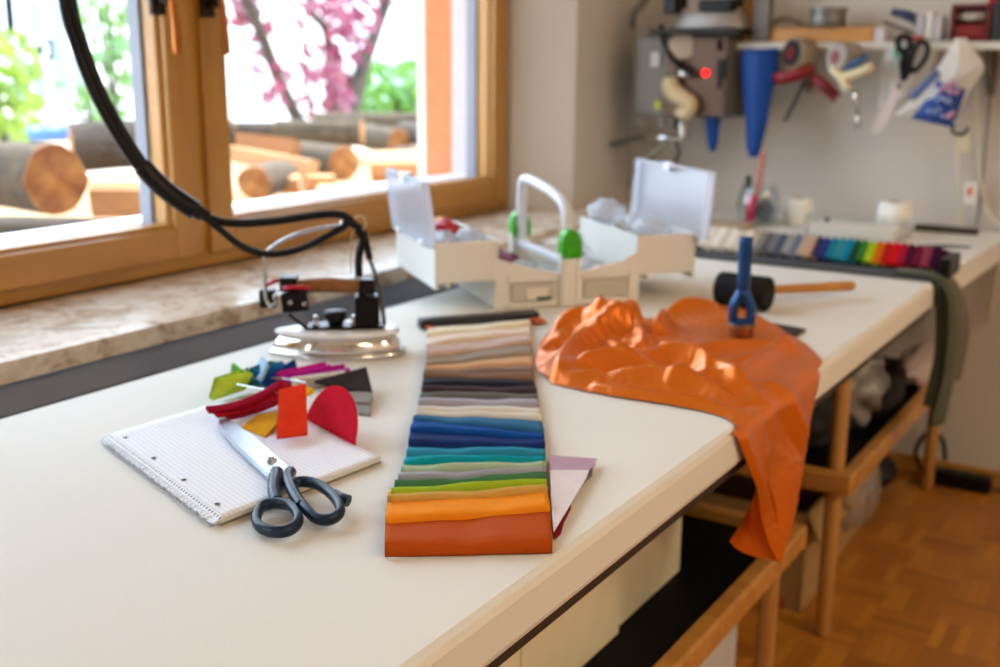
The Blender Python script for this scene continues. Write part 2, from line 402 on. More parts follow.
# outside: aluminium sill coloured white as if sunlit, pale reveal, orange render
struct(MB().prism([(-1.703, Y0, SILL+.045), (-1.703, Y0, SILL+.092), (-1.80, Y0, SILL+.086), (-1.97, Y0, SILL+.06), (-1.97, Y0, SILL+.01)], (0, Y1-Y0, 0)).build('trim_5', M_ALUW))
struct(MB().boxb((-1.795, Y1-.03, SILL+.05), (-1.703, Y1, ZT)).build('trim_6', mat('pale_reveal', 'b8aca8', .8, var=.03)))
struct(MB().boxb((-1.893, Y1-.022, SILL+.05), (-1.796, Y1, ZT)).build('trim_8', mat('orange_render', 'c8744a', .9, var=.04)))
struct(MB().boxb((XO-.05, FY, -.4), (XO, -2.2, ZC+.6)).boxb((XO-.05, -.22, -.4), (XO, Y0, ZC+.6)).boxb((XO-.05, -2.2, -.4), (XO, -.22, SILL+.0)).boxb((XO-.05, -2.2, ZT), (XO, -.22, ZC+.6)).boxb((XO-.05, Y1, -.4), (XO, WY+.6, ZC+.6)).boxb((XO-.05, Y0, -.4), (XO, Y1, SILL+.02)).boxb((XO-.05, Y0, ZT), (XO, Y1, ZC+.6)).build('trim_7', mat('outer_render', 'd8cfc4', .9)))

# ------------------------------------------------------------------ outdoors
def gplane(name, x0, x1, y0, y1, z, m):
    return struct(MB().boxb((x0, y0, z-.1), (x1, y1, z)).build(name, m))
GZ = .30
gplane('ground', -9.4, XO, -14, 45, GZ, mat('pale_gravel_ground', 'b9aa98', .95, var=.2, scale=3))
RZ = -.85                      # the street beyond the garden lies lower
gplane('road', -42, -9.4, -14, 60, RZ, mat('pale_asphalt', '9a9894', .95, var=.15, scale=3))
def log(name, label, c, axis, L, r, group=None, bark=0, seed=0, taper=.95):
    """round log: near end at c, running back along axis"""
    a = Vector(axis).normalized(); c = Vector(c); x = a.orthogonal().normalized(); y = a.cross(x); n = 22; k = 8
    rings = []
    for i in range(k+1):
        u = i/k; R = r*(1+(taper-1)*u)
        ring = []
        for j in range(n):
            th = 2*PI*j/n; d = x*math.cos(th)+y*math.sin(th)
            q = 1+.13*noise.noise(d*1.7+Vector((seed*5, u*1.5, seed)))+.03*noise.noise(d*6+Vector((seed, u*6, 0)))
            ring.append(c+a*L*u+d*R*q)
        rings.append(ring)
    t = thing(name, label, 'log', c, 0, group)
    bk = MB().loft(rings, 0, caps=False); bk.build('bark', [M_BARK, M_BARKD][bark], t)
    for ring, s in ((rings[0], -1), (rings[-1], 1)):
        e = MB()
        cc = sum(ring, Vector())/n
        inner = [cc+(p-cc)*.97 + a*s*.004 for p in ring]
        e.add([cc+a*s*.006]+inner, [[0, 1+(j+1) % n, 1+j] if s < 0 else [0, 1+j, 1+(j+1) % n] for j in range(n)], 0)
        e.add(ring+inner, [[j, (j+1) % n, n+(j+1) % n, n+j] for j in range(n)], 0)
        e.build('cut_end', M_END, t)
    return t
def billet(label, c, axis, L, w, h, roll=0, m=None, seed=0, wedge=.35, group=None):
    """split piece of firewood with a wedge-shaped section"""
    a = Vector(axis).normalized(); up = Vector((0, 0, 1)); s = a.cross(up).normalized(); u = s.cross(a)
    R = Matrix.Rotation(roll, 3, a); s = R@s; u = R@u; c = Vector(c)
    sec = [(-.5, -.5*wedge), (-.45, .5), (.1, .55), (.5, .42), (.46, -.1), (.1, -.55)]
    rings = []
    for i in range(6):
        q = i/5
        rings.append([c+a*L*q+(s*p[0]*w+u*p[1]*h)*(1+.12*noise.noise(Vector((p[0]*3+seed*4, q*2, p[1]*3)))) for p in sec])
    o = MB().loft(rings, 0, smooth=False)
    ob = o.build('split_log', m or M_SPLIT, origin=c); tag(ob, label, 'firewood', group)
    return ob
P = xp
G_LOG = 'felled timber piled outside the window'
# left casement
log('log', 'big round log with a pale orange cut end filling the left window', P(57, 180, -2.45), (-1, .13, -.02), .75, .088, G_LOG, 0, 1)
log('log', 'grey barked log lying across behind the big left log', P(72, 148, -3.35), (.55, .83, .03), .55, .085, G_LOG, 1, 2)
log('log', 'knotty brown log under the big left log near the window sill', P(-22, 236, -2.2), (.84, .54, 0), .30, .040, G_LOG, 1, 3)
billet('broad pale split slab right of the big left log', P(94, 205, -2.6), (.84, .54, 0), .34, .06, .12, .15, None, 4, .8, G_LOG)
billet('thin pinkish split piece below the big left log', P(70, 232, -2.28), (.84, .54, .0), .30, .10, .05, .1, None, 5, .6, G_LOG)
# right casement
log('log', 'medium log with bright cut end at the middle of the right window', P(344, 163, -2.9), (-1.1, .34, -.02), .55, .072, G_LOG, 0, 6)
log('log', 'small log with orange cut end low at the left of the right window', P(254, 183, -2.5), (-.45, .88, -.02), .32, .054, G_LOG, 0, 7)
billet('long pale squared beam slanting down to the right', P(314, 168, -2.62), (-1.0, -.14, .10), .46, .06, .05, .1, None, 8, .9, G_LOG)
billet('short squared block right of the small log', P(270, 184, -2.62), (.84, .54, .0), .10, .07, .055, .1, None, 9, .9, G_LOG)
billet('pale block with sunny top under the end of the beam', P(305, 184, -2.68), (.5, .86, .0), .10, .07, .06, .0, None, 10, .9, G_LOG)
billet('wide pale split wedge right of the medium log', P(371, 168, -2.75), (.84, .6, .02), .21, .14, .10, .25, None, 11, .6, G_LOG)
billet('flat pale slab lying below the medium log', P(318, 192, -2.45), (.84, .54, 0), .24, .09, .035, .1, None, 12, .9, G_LOG)
log('log', 'log with glowing orange end at the top right of the pile', P(400, 143, -3.5), (-1.0, .53, .02), .45, .070, G_LOG, 0, 13)
log('log', 'reddish log in front of the orange wall, upper of the pair', P(431, 137, -3.3), (-.9, .6, 0), .4, .062, G_LOG, 1, 14)
log('log', 'reddish log in front of the orange wall, lower of the pair', P(430, 166, -3.05), (-.9, .6, 0), .4, .066, G_LOG, 1, 15)
log('log', 'bark covered log on top of the medium log', P(362, 133, -3.5), (-.84, -.45, 0), .42, .062, G_LOG, 0, 16)
log('log', 'pale log along the back of the pile below the tree', P(424, 124, -4.3), (-.8, -.6, 0), .7, .070, G_LOG, 0, 17)
log('log', 'thin log along the back of the pile at the left of the right window', P(312, 132, -4.0), (-.8, -.6, 0), .6, .055, G_LOG, 1, 18)
billet('reddish brown split piece behind the slanting beam', P(296, 150, -3.05), (-.9, -.25, .06), .45, .10, .07, .3, mat('reddish_split_wood', '946038', .85, var=.3), 19, .7, G_LOG)
# heaped earth and chips that carry the pile
hp = MB()
def heap(u, v):
    x = -2.02-u*3.2; y = -.2+v*6.2
    b = .36+.24*min(1, u*8)*(1-u*.3)
    return (x, y, b+.05*noise.noise(Vector((x*2, y*2, 3)))-.35*max(0, u-.75)*2)
hp.grid(heap, 30, 60)
o = hp.build('wood_chips', mat('wood_chips', '9c7c58', .95, var=.4, scale=25, bump=1, bscale=60)); o['kind'] = 'stuff'; tag(o, 'heap of bark chips and sawdust under the log pile outside', 'wood chips')

def foliage(mb, c, r, n, size, seed, m=0):
    rnd = random.Random(seed); c = Vector(c)
    for i in range(n):
        d = Vector((rnd.gauss(0, 1), rnd.gauss(0, 1), rnd.gauss(0, 1))).normalized()*(rnd.random()**.4)
        p = c+Vector((d.x*r[0], d.y*r[1], d.z*r[2]))
        q = Vector((rnd.gauss(0, 1), rnd.gauss(0, 1), rnd.gauss(0, .6))).normalized(); w = q.orthogonal().normalized(); l = q.cross(w)
        s = size*rnd.uniform(.6, 1.3)
        mb.add([p-l*s, p+w*s*.5, p+l*s, p-w*s*.5], [[0, 1, 2, 3]], m)
# purple-leaved tree with three leaning stems
TX = -6.2
tr = thing('plum_tree', 'purple leaved tree with three leaning grey stems behind the wood pile', 'tree', (TX, P(330, 118, TX).y, GZ))
def tpx(px, py, dx=0): return P(px, py, TX+dx)
base = tpx(333, 135); base = Vector((base.x, base.y, GZ))
for pts, r in (([base, tpx(302, 125), tpx(277, 75, .1), tpx(258, 25, .2), tpx(244, -10, .2), tpx(225, -80, .3)], (.09, .055, .05, .045, .042, .04)),
               ([base, tpx(334, 120), tpx(330, 75, -.2), tpx(326, 30, -.2), tpx(312, 10, -.2), tpx(296, -60, -.2)], (.10, .06, .045, .04, .035, .03)),
               ([base, tpx(348, 118), tpx(362, 70, -.1), tpx(378, 25, -.2), tpx(390, -10, -.2), tpx(412, -90, -.2)], (.10, .085, .065, .058, .052, .04))):
    pa = smooth_path(pts, 5); rr = list(np.interp(np.linspace(0, 5, len(pa)), range(6), r))
    MB().tube(pa, rr, 12).build('stem', M_BARKD, tr)
lv = MB()
for px, py, r, n in ((244, 6, .16, 70), (262, 40, .2, 30), (272, 88, .2, 36), (316, 62, .22, 45), (328, 96, .26, 110), (348, 36, .24, 80), (352, 4, .3, 110), (322, 10, .22, 45), (340, 68, .2, 50), (300, -40, .6, 150), (360, -50, .6, 150)):
    foliage(lv, tpx(px, py, random.uniform(-.3, .4)), (r, r*.8, r), n, .06, px)
o = lv.build('purple_leaves', leaf_mat('purple_leaf', '8a3a54'), tr); o['kind'] = 'stuff'
def bush(label, px, py, X, r, n, size, c, seed):
    p = P(px, py, X); t = thing('bush', label, 'bush', (p.x, p.y, GZ-.02))
    st = MB()
    for k in range(5): st.tube([(p.x, p.y, GZ-.02), (p.x+random.uniform(-.2, .2), p.y+random.uniform(-.3, .3), p.z+r[2]*.5)], [.025, .008], 6)
    st.build('stem', M_BARKD, t)
    f = MB(); foliage(f, p, r, n, size, seed); o = f.build('leaves', leaf_mat(label[:14], c), t); o['kind'] = 'stuff'
bush('leafy green bush at the right of the tree by the orange wall', 398, 96, -8, (.9, .75, .42), 900, .075, '5c8a2a', 3)
bush('yellow green bush at the far left of the left window', 6, 92, -7, (.28, .28, .45), 170, .08, '86a03a', 4)
bush('green bush right of the hanging cable in the left window', 112, 50, -8, (.35, .25, 1.0), 260, .075, '6a9048', 5)
bush('low green bush beside the parked car outside', 84, 96, -9, (.35, .25, .22), 70, .07, '6c9044', 6)

# pale houses across the street
def house(label, x, ya, yb, z1, wins, col):
    t = thing('house', label, 'house', (x, (ya+yb)/2, RZ))
    MB().boxb((x-5, ya, RZ), (x, yb, z1)).build('wall', mat('house_render', col, .9, var=.04), t)
    rf = MB().prism([(x+.4, ya-.3, z1), (x+.4, ya-.3, z1+.15), (x-2.5, ya-.3, z1+1.6), (x-5.4, ya-.3, z1+.15), (x-5.4, ya-.3, z1)], (0, yb-ya+.6, 0)); rf.build('roof', mat('roof_tiles', 'a0786a', .8, var=.2), t)
    for (y, z, w, h) in wins:
        f = MB(); frame_rect(f, y, y+w, z, z+h, .1, x-.02, x+.05, 0, 0)
        f.boxb((x, y+w/2-.04, z), (x+.04, y+w/2+.04, z+h))
        fo = f.build('house_window', cm('e8ecf2', .5), t)
        MB().boxb((x, y+.1, z+.1), (x+.02, y+w-.1, z+h-.1)).build('house_pane', cm('8494a0', .2), fo)
hx = -17
house('pale blue-white house with shuttered windows seen through the left window', hx, P(-60, 60, hx).y, P(118, 60, hx).y, 6.5,
      [(P(a, 60, hx).y, P(30, b, hx).z, .95, hh) for a, b, hh in ((2, 62, 1.1), (44, 95, 1.9), (-30, 62, 1.1), (2, 105, 1.1))], 'f2ece2')
hx = -22
house('cream house far behind the purple tree', hx, P(215, 60, hx).y, P(330, 60, hx).y, 6.0, [(P(232, 60, hx).y, P(232, 98, hx).z, 1.0, 1.4)], 'eee6da')
house('white house between the tree and the orange wall', -26, P(340, 60, -26).y, P(470, 60, -26).y, 8.0, [(P(392, 60, -26).y, P(392, 50, -26).z, 1.4, 1.1)], 'e6e8ec')
# parked car, blue, low behind the pile
cp = P(58, 122, -10.6); t = thing('parked_car', 'small blue car parked outside behind the left log', 'car', (cp.x, cp.y, RZ))
cz = RZ
prof = [(-1.6, .25), (-1.62, .65), (-1.0, .78), (-.55, 1.18), (.65, 1.2), (1.15, .8), (1.6, .7), (1.62, .25)]
MB().prism([(cp.x, cp.y+a, cz+b) for a, b in prof], (-1.4, 0, 0)).build('body', mat('blue_car_paint', '2f5ea8', .2, .2, coat=.5), t, bevel=.04)
MB().prism([(cp.x+.01, cp.y+a, cz+b) for a, b in ((-.85, .8), (-.5, 1.1), (.58, 1.12), (.95, .82))], (-.03, 0, 0)).build('side_window', cm('30383f', .1), t)
for yy in (-.95, .95):
    MB().cyl((cp.x+.03, cp.y+yy, cz+.28), (cp.x-.17, cp.y+yy, cz+.28), .28, n=20, bev=.03).build('wheel', M_RUBBER, t)
# ------------------------------------------------------------------ benches
wb = thing('workbench', 'long cream covered workbench under the window, holding the iron and the fabrics', 'workbench', (-.80, .9, 0))
MB().boxb((-1.164, -.6, .619), (-.424, 2.235, T), .009).build('worktop', M_COVER, wb)
e = MB(); e.boxb((-1.15, -.59, .603), (-.434, 2.225, .6195), .002); e.build('edge_frame', M_DARK, wb)
RB = .335
def legs(par, spots, z1=.604):
    for x, y in spots:
        MB().cyl((x, y, 0), (x, y, z1), .0155, n=16, bev=.003).build('leg', M_BEECHV, par)
legs(wb, [(-.523, 1.655), (-1.08, 1.655), (-.523, -.3), (-1.08, -.3)])
MB().boxb((-.508, -.36, RB-.025), (-.480, 1.70, RB+.015), .005).build('rail', M_BEECH, wb)
MB().boxb((-1.12, -.36, RB-.025), (-1.092, 1.70, RB+.015), .005).build('rail', M_BEECH, wb)
MB().boxb((-1.092, 1.672, RB-.024), (-.508, 1.70, RB+.013), .005).build('crosspiece', M_BEECH, wb)
MB().boxb((-1.092, -.3, RB-.02), (-.509, 1.67, RB-.004), .002).build('lower_shelf', M_BLACK, wb)
MB().boxb((-.86, -.3, RB-.003), (-.85, 1.66, .55), .002).build('back_panel', M_BLACK, wb)

wb2 = thing('workbench', 'shorter bench against the back wall carrying jars and paper', 'workbench', (-.9, 2.6, 0))
tb = MB().prism([(-1.47, 2.245, .617), (-.425, 2.245, .617), (-.405, 3.035, .617), (-1.47, 3.035, .617)], (0, 0, T-.617)); tb.build('worktop', M_COVER, wb2, bevel=.008)
e = MB(); e.boxb((-1.46, 2.255, .600), (-.44, 3.03, .6175), .002); e.build('edge_frame', M_DARK, wb2)
legs(wb2, [(-.523, 2.005), (-.523, 2.92), (-1.1, 2.005), (-1.1, 2.92)], .600)
MB().boxb((-.508, 1.985, RB-.028), (-.482, 2.95, RB+.012), .005).build('rail', M_BEECH, wb2)
MB().boxb((-1.13, 1.985, RB-.028), (-1.104, 2.95, RB+.012), .005).build('rail', M_BEECH, wb2)
MB().boxb((-1.104, 1.957, RB-.028), (-.482, 1.985, RB+.012), .005).build('crosspiece', M_BEECH, wb2)
MB().boxb((-1.104, 1.986, RB-.02), (-.509, 2.94, RB-.004), .002).build('lower_shelf', M_BLACK, wb2)

# cream fabric-covered boxes on the lower shelf, under the bench edge
M_CREAMBOX = mat('cream_canvas', 'e2d6b4', .85, var=.08, scale=20, bump=.3, bscale=300)
SZ = RB-.004
def shelf_box(label, x0, x1, y0, y1, z1):
    t = thing('storage_box', label, 'box', ((x0+x1)/2, (y0+y1)/2, SZ), 0, 'cream boxes under the bench')
    MB().boxb((x0, y0, SZ), (x1, y1, z1), .004).build('body', M_CREAMBOX, t)
    MB().boxb((x0-.003, y0-.0025, z1-.03), (x1+.003, y1+.0025, z1+.002), .003).build('lid', M_CREAMBOX, t)
shelf_box('cream canvas box on the black shelf, the one farther from the camera', -.80, -.600, 1.245, 1.46, .55)
shelf_box('cream canvas box on the black shelf, the one nearer the camera', -.80, -.592, .985, 1.24, .55)
shelf_box('cream canvas box on the black shelf right below the swatch book edge', -.80, -.590, .70, .98, .55)
t = thing('storage_box', 'pale grey box standing on the floor under the near rail', 'box', (-.75, 1.4, 0))
MB().boxb((-1.0, .9, 0), (-.56, 1.625, .27), .008).build('body', mat('pale_grey_plastic', 'c6c2be', .6), t)
MB().boxb((-1.005, .895, .255), (-.557, 1.63, .288), .006).build('lid', mat('pale_grey_lid', 'bcb8b4', .6), t)

def crumple(name, label, cat, c, r, m, seed, amp=.5, freq=3.2, group=None, n=4, floor=None):
    o = MB().blob(c, r, amp*.6, freq*.8, seed, n, floor=floor).build(name, m, origin=(c[0], c[1], c[2]-r[2])); tag(o, label, cat, group); return o
M_CLEARBAG = clear('clear_plastic_bag', (.93, .93, .92), .16, .12, .22, 'e8e4de')
S2 = RB-.004
crumple('fabric_bundle', 'dark grey crumpled bundle on the lower shelf left of the far bench leg', 'bundle', (-.66, 2.10, S2+.085), (.12, .10, .085), mat('charcoal_cloth', '2c2b2c', .8, var=.3), 3, floor=S2)
crumple('plastic_bag', 'silvery crumpled bag on the lower shelf right behind the middle leg', 'bag', (-.60, 2.30, S2+.10), (.08, .10, .10), mat('silvery_bag', '8c8a86', .35, .2, var=.3), 5, .6, 4, floor=S2)
crumple('fabric_bundle', 'black rolled bundle at the front of the far lower shelf', 'bundle', (-.56, 2.46, S2+.035), (.045, .13, .035), mat('black_cloth', '151517', .8), 8, .3, floor=S2)
crumple('fabric_bundle', 'grey folded felt bundle high under the far bench', 'bundle', (-.70, 2.52, S2+.13), (.10, .14, .13), mat('grey_felt_bundle', '57524e', .9, var=.2), 11, .4, floor=S2)
crumple('plastic_bag', 'grey white bag behind the orange cloth on the lower shelf', 'bag', (-.78, 1.86+.12, S2+.09), (.10, .06, .09), mat('white_grey_bag', 'b6b2ac', .5, var=.1), 14, .4, floor=S2)
crumple('plastic_bag', 'pinkish white padded packet poking out of the far shelf', 'bag', (-.53, 2.74, S2+.045), (.05, .14, .045), mat('pink_white_packet', 'b8a49e', .4, var=.1), 16, .25, floor=S2)
crumple('plastic_bag', 'crumpled clear plastic bag hanging below the far rail', 'bag', (-.555, 2.33, .20), (.035, .10, .095), M_CLEARBAG, 21, .6, 3.5)
# cardboard boxes on the floor
M_CARD = mat('cardboard', 'a4804f', .9, var=.08, stretch=(1, 1, 10))
def card_box(label, x0, x1, y0, y1, h):
    t = thing('cardboard_box', label, 'box', ((x0+x1)/2, (y0+y1)/2, 0), 0, 'cardboard boxes on the floor')
    b = MB(); w = .005
    b.boxb((x0, y0, 0), (x1, y1, w)); b.boxb((x0, y0, w), (x0+w, y1, h)); b.boxb((x1-w, y0, w), (x1, y1, h)); b.boxb((x0+w, y0, w), (x1-w, y0+w, h)); b.boxb((x0+w, y1-w, w), (x1-w, y1, h))
    b.build('body', M_CARD, t)
    f = MB().box((x1+.014, (y0+y1)/2, h-.028), (.004, y1-y0, .065), Matrix.Rotation(-.45, 3, 'Y')); f.build('flap', M_CARD, t)
    MB().boxb((x1, (y0+y1)/2-.03, h*.55), (x1+.0015, (y0+y1)/2+.035, h*.55+.022)).build('hand_hole', cm('3a2c1c', .9), t)
card_box('cardboard box with a hand hole beside the middle leg of the far bench', -.95, -.585, 2.06, 2.30, .215)
card_box('cardboard box farther back beneath the clear plastic bag', -.95, -.600, 2.33, 2.58, .205)
card_box('cardboard box behind the near bench leg under the orange cloth', -1.02, -.70, 1.75, 1.98, .20)
gb = tp(784, 606, 0.0)
t = thing('spray_bottle', 'narrow green bottle with red base standing behind the near bench leg', 'bottle', (gb.x, gb.y, 0))
MB().lathe([(.0, .025), (.014, .027), (.014, .10), (.009, .115), (.006, .13), (.0, .13)], (gb.x, gb.y, 0), 16).build('body', cm('1d9a3c', .35), t)
MB().lathe([(.0, 0), (.015, 0), (.015, .026), (0, .026)], (gb.x, gb.y, 0), 16).build('base', cm('b0202c', .35), t)
# power strip on the floor by the back wall
t = thing('power_strip', 'black power strip lying on the parquet by the back wall', 'power strip', (-.50, 2.99, 0), math.radians(2))
q = tp(950, 470, .03)
c0 = Vector((-.46, 2.975, .02))
MB().box(c0, (.17, .05, .04), bev=.006).build('body', M_BPLAST, t)
for k in range(4):
    MB().cyl(c0+Vector((-.06+.04*k, 0, .02)), c0+Vector((-.06+.04*k, 0, .0215)), .014, n=16).build('socket', cm('060606', .6), t)
MB().tube(smooth_path([c0+Vector((-.085, 0, 0)), c0+Vector((-.11, .0, .05)), c0+Vector((-.09, .005, .105)), c0+Vector((-.05, .01, .10)), c0+Vector((-.035, 0, .045))], 6), .006, 8).build('cable', M_BPLAST, t)
MB().tube(smooth_path([c0+Vector((.085, 0, -.01)), c0+Vector((.13, .01, -.014)), c0+Vector((.25, -.03, -.016)), c0+Vector((.5, -.02, -.016))], 6), .004, 8).build('supply_cable', cm('4a3c30', .6), t)
crumple('fabric_bundle', 'black bag lying on the floor behind the far leg', 'bag', (-.66, 2.84, .05), (.07, .08, .05), mat('black_bag', '0e0e10', .6), 31, .3, floor=0.0)

# ------------------------------------------------------------------ notebook
A = tp(104, 444); B = tp(215, 529); Cc = tp(381, 464)
ux = (B-A).normalized(); L = (B-A).length; uy = (Cc-B); W_ = uy.length; uy = uy.normalized()
ang = math.atan2(ux.y, ux.x)
nb = thing('notebook', 'open spiral notebook of squared paper under the scissors', 'notebook', (A.x, A.y, T), ang)
def N(a, b, z): return A+ux*(a*L)+uy*(b*W_)+Vector((0, 0, z))
ZN = .0076
def sheet(z, curl, k):
    def f(u, v):
        h = z+curl*max(0, .25-u)**2*4*(.3+v)*(1-v)**.5*.9 + .0012*math.sin(u*6+k)*v
        if v < .06: h *= (.55+.45*v/.06)
        return N(u, v, h)
    return f
bk = MB()
bk.prism([N(0, .03, .001), N(1, .03, .001), N(1, 1, .001), N(0, 1, .001)], (0, 0, .0015)); bk.build('back_cover', cm('8a8276', .8), nb)
pg = MB()
for k in range(6):
    z = .0020+.0008*k; s = random.uniform(-.004, .004)
    pg.prism([N(.004, .025+.003*k, z), N(.996, .025+.003*k, z), N(.998+s, .995+s, z), N(.002+s, .997, z)], (0, 0, .0007))
pg.build('page_block', cm('e2e1de', .8), nb)
top = MB(); top.grid(sheet(ZN, .02, 0), 24, 16); o = top.build('top_sheet', grid_mat(), nb, solid=.0006)
fr_ = MB()                                # frayed perforated strip along the binding
def fringe(u, v):
    w = -.008+.05*v
    return N(u, w, ZN*(.45+.62*v)+.0008*math.sin(u*115)*(1-v)+.0012)
fr_.grid(fringe, 170, 5); fr_.build('perforated_edge', perf_mat(), nb, solid=.0005)
hl = MB(); pth = []
turns = 36
for i in range(turns*10+1):
    th = 2*PI*i/10; a = i/(turns*10)
    pth.append(N(.012+a*.976, 0, 0)+uy*(.0046*math.cos(th)-.001)+Vector((0, 0, .0050+.0042*math.sin(th))))
hl.tube(pth, .0006, 5); hl.build('spiral_binding', mat('clear_blue_spiral', 'd4dce8', .3, 0), nb)
for a in (.36, .63, .90, .08):
    p = N(a, .085, ZN+.0012)
    MB().cyl(p, p+Vector((0, 0, .0004)), .0026, n=14).build('punched_hole', cm('5c5450', .9), nb)

# ------------------------------------------------------------------ felt sample ring
rc = tp(290, 388)
fs = thing('felt_sample_ring', 'bunch of felt colour samples fanned out on a wire ring by the notebook', 'sample ring', (rc.x, rc.y, T))
def c5(x, y, z): return (200+x/5.263, 340+y/5.263, z)
def felt_slab(col, pts, th=.0035, label=None):
    o = slab(MB(), [c5(*p) for p in pts], th).build('felt_sample', felt(col), fs, bevel=.0006)
    if label: o['label'] = label
lb = .012
felt_slab('4f8c2a', [(165, 125, .035), (212, 165, .035), (225, 235, .012), (160, 215, .012)], label='leaf green felt sample')
felt_slab('1d5a46', [(250, 140, .030), (290, 215, .028), (330, 245, .012), (262, 240, .012)], label='dark green felt sample')
for k, (dx, dy) in enumerate(((-3, 0), (-1.5, 0), (0, 0))):
    q = 2-k
    felt_slab(('9cba38', 'a6c43c', 'b2d044')[k], [(65-q*4, 320-q*3, lb), (240-q*24, 262-q*10, lb), (280-q*18, 180-q*10, .034), (110-q*12, 212-q*2, .032)], label='lime green felt sample')
felt_slab('a8c8de', [(272, 160, .012), (325, 85, .032), (352, 128, .032), (312, 215, .012)], label='pale blue felt sample')
def standing(col, a, b, zt_, label, h=.017, th=.0036):
    """a felt strip standing on its long edge, from its measured top edge"""
    p, q = [tp(*c5(x, y, 0)[:2], T+zt_) for x, y in (a, b)]
    d = (q-p); nn = Vector((d.y, -d.x, 0)).normalized()
    if nn.dot(CAM-p) < 0: nn = -nn
    lean = -nn*.004
    o = MB().prism([p+lean, q+lean, q-Vector((0, 0, h)), p-Vector((0, 0, h))], -nn*th).build('felt_sample', felt(col), fs, bevel=.0006); o['label'] = label
standing('17505c', (282, 150), (400, 112), .024, 'petrol felt sample', .021)
standing('1f6f86', (298, 160), (425, 114), .022, 'teal blue felt sample', .019)
standing('1a72ae', (318, 164), (452, 112), .021, 'sky blue felt sample', .018)
standing('175c9c', (342, 176), (460, 126), .020, 'mid blue felt sample', .018)
standing('16397e', (370, 192), (517, 105), .020, 'navy blue felt sample', .018)
standing('c21a86', (392, 178), (672, 120), .018, 'magenta felt sample', .016)
standing('b8187e', (410, 186), (700, 134), .017, 'deep magenta felt sample', .015)
standing('b01c8a', (432, 190), (770, 131), .017, 'purple pink felt sample', .015)
standing('9c2a92', (470, 200), (796, 152), .014, 'violet felt sample', .012)
standing('e6e2dc', (488, 204), (772, 168), .016, 'white felt sample', .014)
standing('aaa6a2', (520, 216), (745, 190), .013, 'pale grey felt sample', .012)
felt_slab('8f8a86', [(820, 300, .008), (908, 300, .010), (893, 390, .004), (830, 385, .003)], label='mid grey felt sample')
felt_slab('8c8884', [(700, 270, .013), (905, 272, .015), (893, 330, .010), (760, 320, .008)], label='grey felt sample')
felt_slab('2e2522', [(600, 215, .020), (876, 140, .026), (908, 272, .016), (760, 255, .014)], label='black brown felt sample')
felt_slab('e0a018', [(218, 460, .010), (300, 392, .011), (402, 375, .014), (402, 445, .014), (340, 507, .010)], label='amber felt sample')
felt_slab('e2a81c', [(480, 250, .026), (585, 262, .026), (597, 282, .020), (500, 330, .018)], label='amber felt sample')
def bent(col, a, b, w, z0, z1, lift, lab):
    pa, pb = [Vector(tp(*c5(x, y, 0)[:2], T+z)) for (x, y), z in ((a, z0), (b, z1))]
    d = (pb-pa).normalized(); s = Vector((-d.y, d.x, .35)).normalized()
    if s.y < 0: s = -s
    def f(u, v):
        return pa.lerp(pb, u)+s*w*v+Vector((0, 0, lift*(u*u-u)))
    MB().grid(f, 14, 3).build('felt_sample', felt(col), fs, solid=.0042)['label'] = lab
bent('9c1430', (150, 415), (520, 275), .013, .014, .022, .020, 'crimson felt sample, lowest of three')
bent('a81228', (95, 402), (480, 245), .011, .021, .034, .026, 'crimson felt sample, middle of three')
bent('96102e', (48, 380), (440, 238), .010, .027, .043, .030, 'crimson felt sample, top of three')
felt_slab('d83414', [(403, 508, .019), (568, 488, .019), (558, 226, .050), (415, 262, .046)], .004, label='orange red felt sample')
rp = []
for i in range(40):
    th = 2*PI*i/40; rp.append(tp(276, 390, T+.022)+Vector((.042*math.cos(th), .042*math.sin(th), .008*math.sin(th+1))))
rg = [tp(*c5(190, 230, 0)[:2], T+.028), tp(*c5(230, 240, 0)[:2], T+.03), tp(*c5(360, 265, 0)[:2], T+.034), tp(*c5(440, 285, 0)[:2], T+.03), tp(*c5(520, 270, 0)[:2], T+.024), tp(*c5(560, 230, 0)[:2], T+.018), tp(*c5(450, 205, 0)[:2], T+.015), tp(*c5(330, 200, 0)[:2], T+.016), tp(*c5(240, 210, 0)[:2], T+.022)]
MB().tube(smooth_path(rg, 6, True), .0008, 8, closed=True).build('wire_ring', M_STEEL, fs)
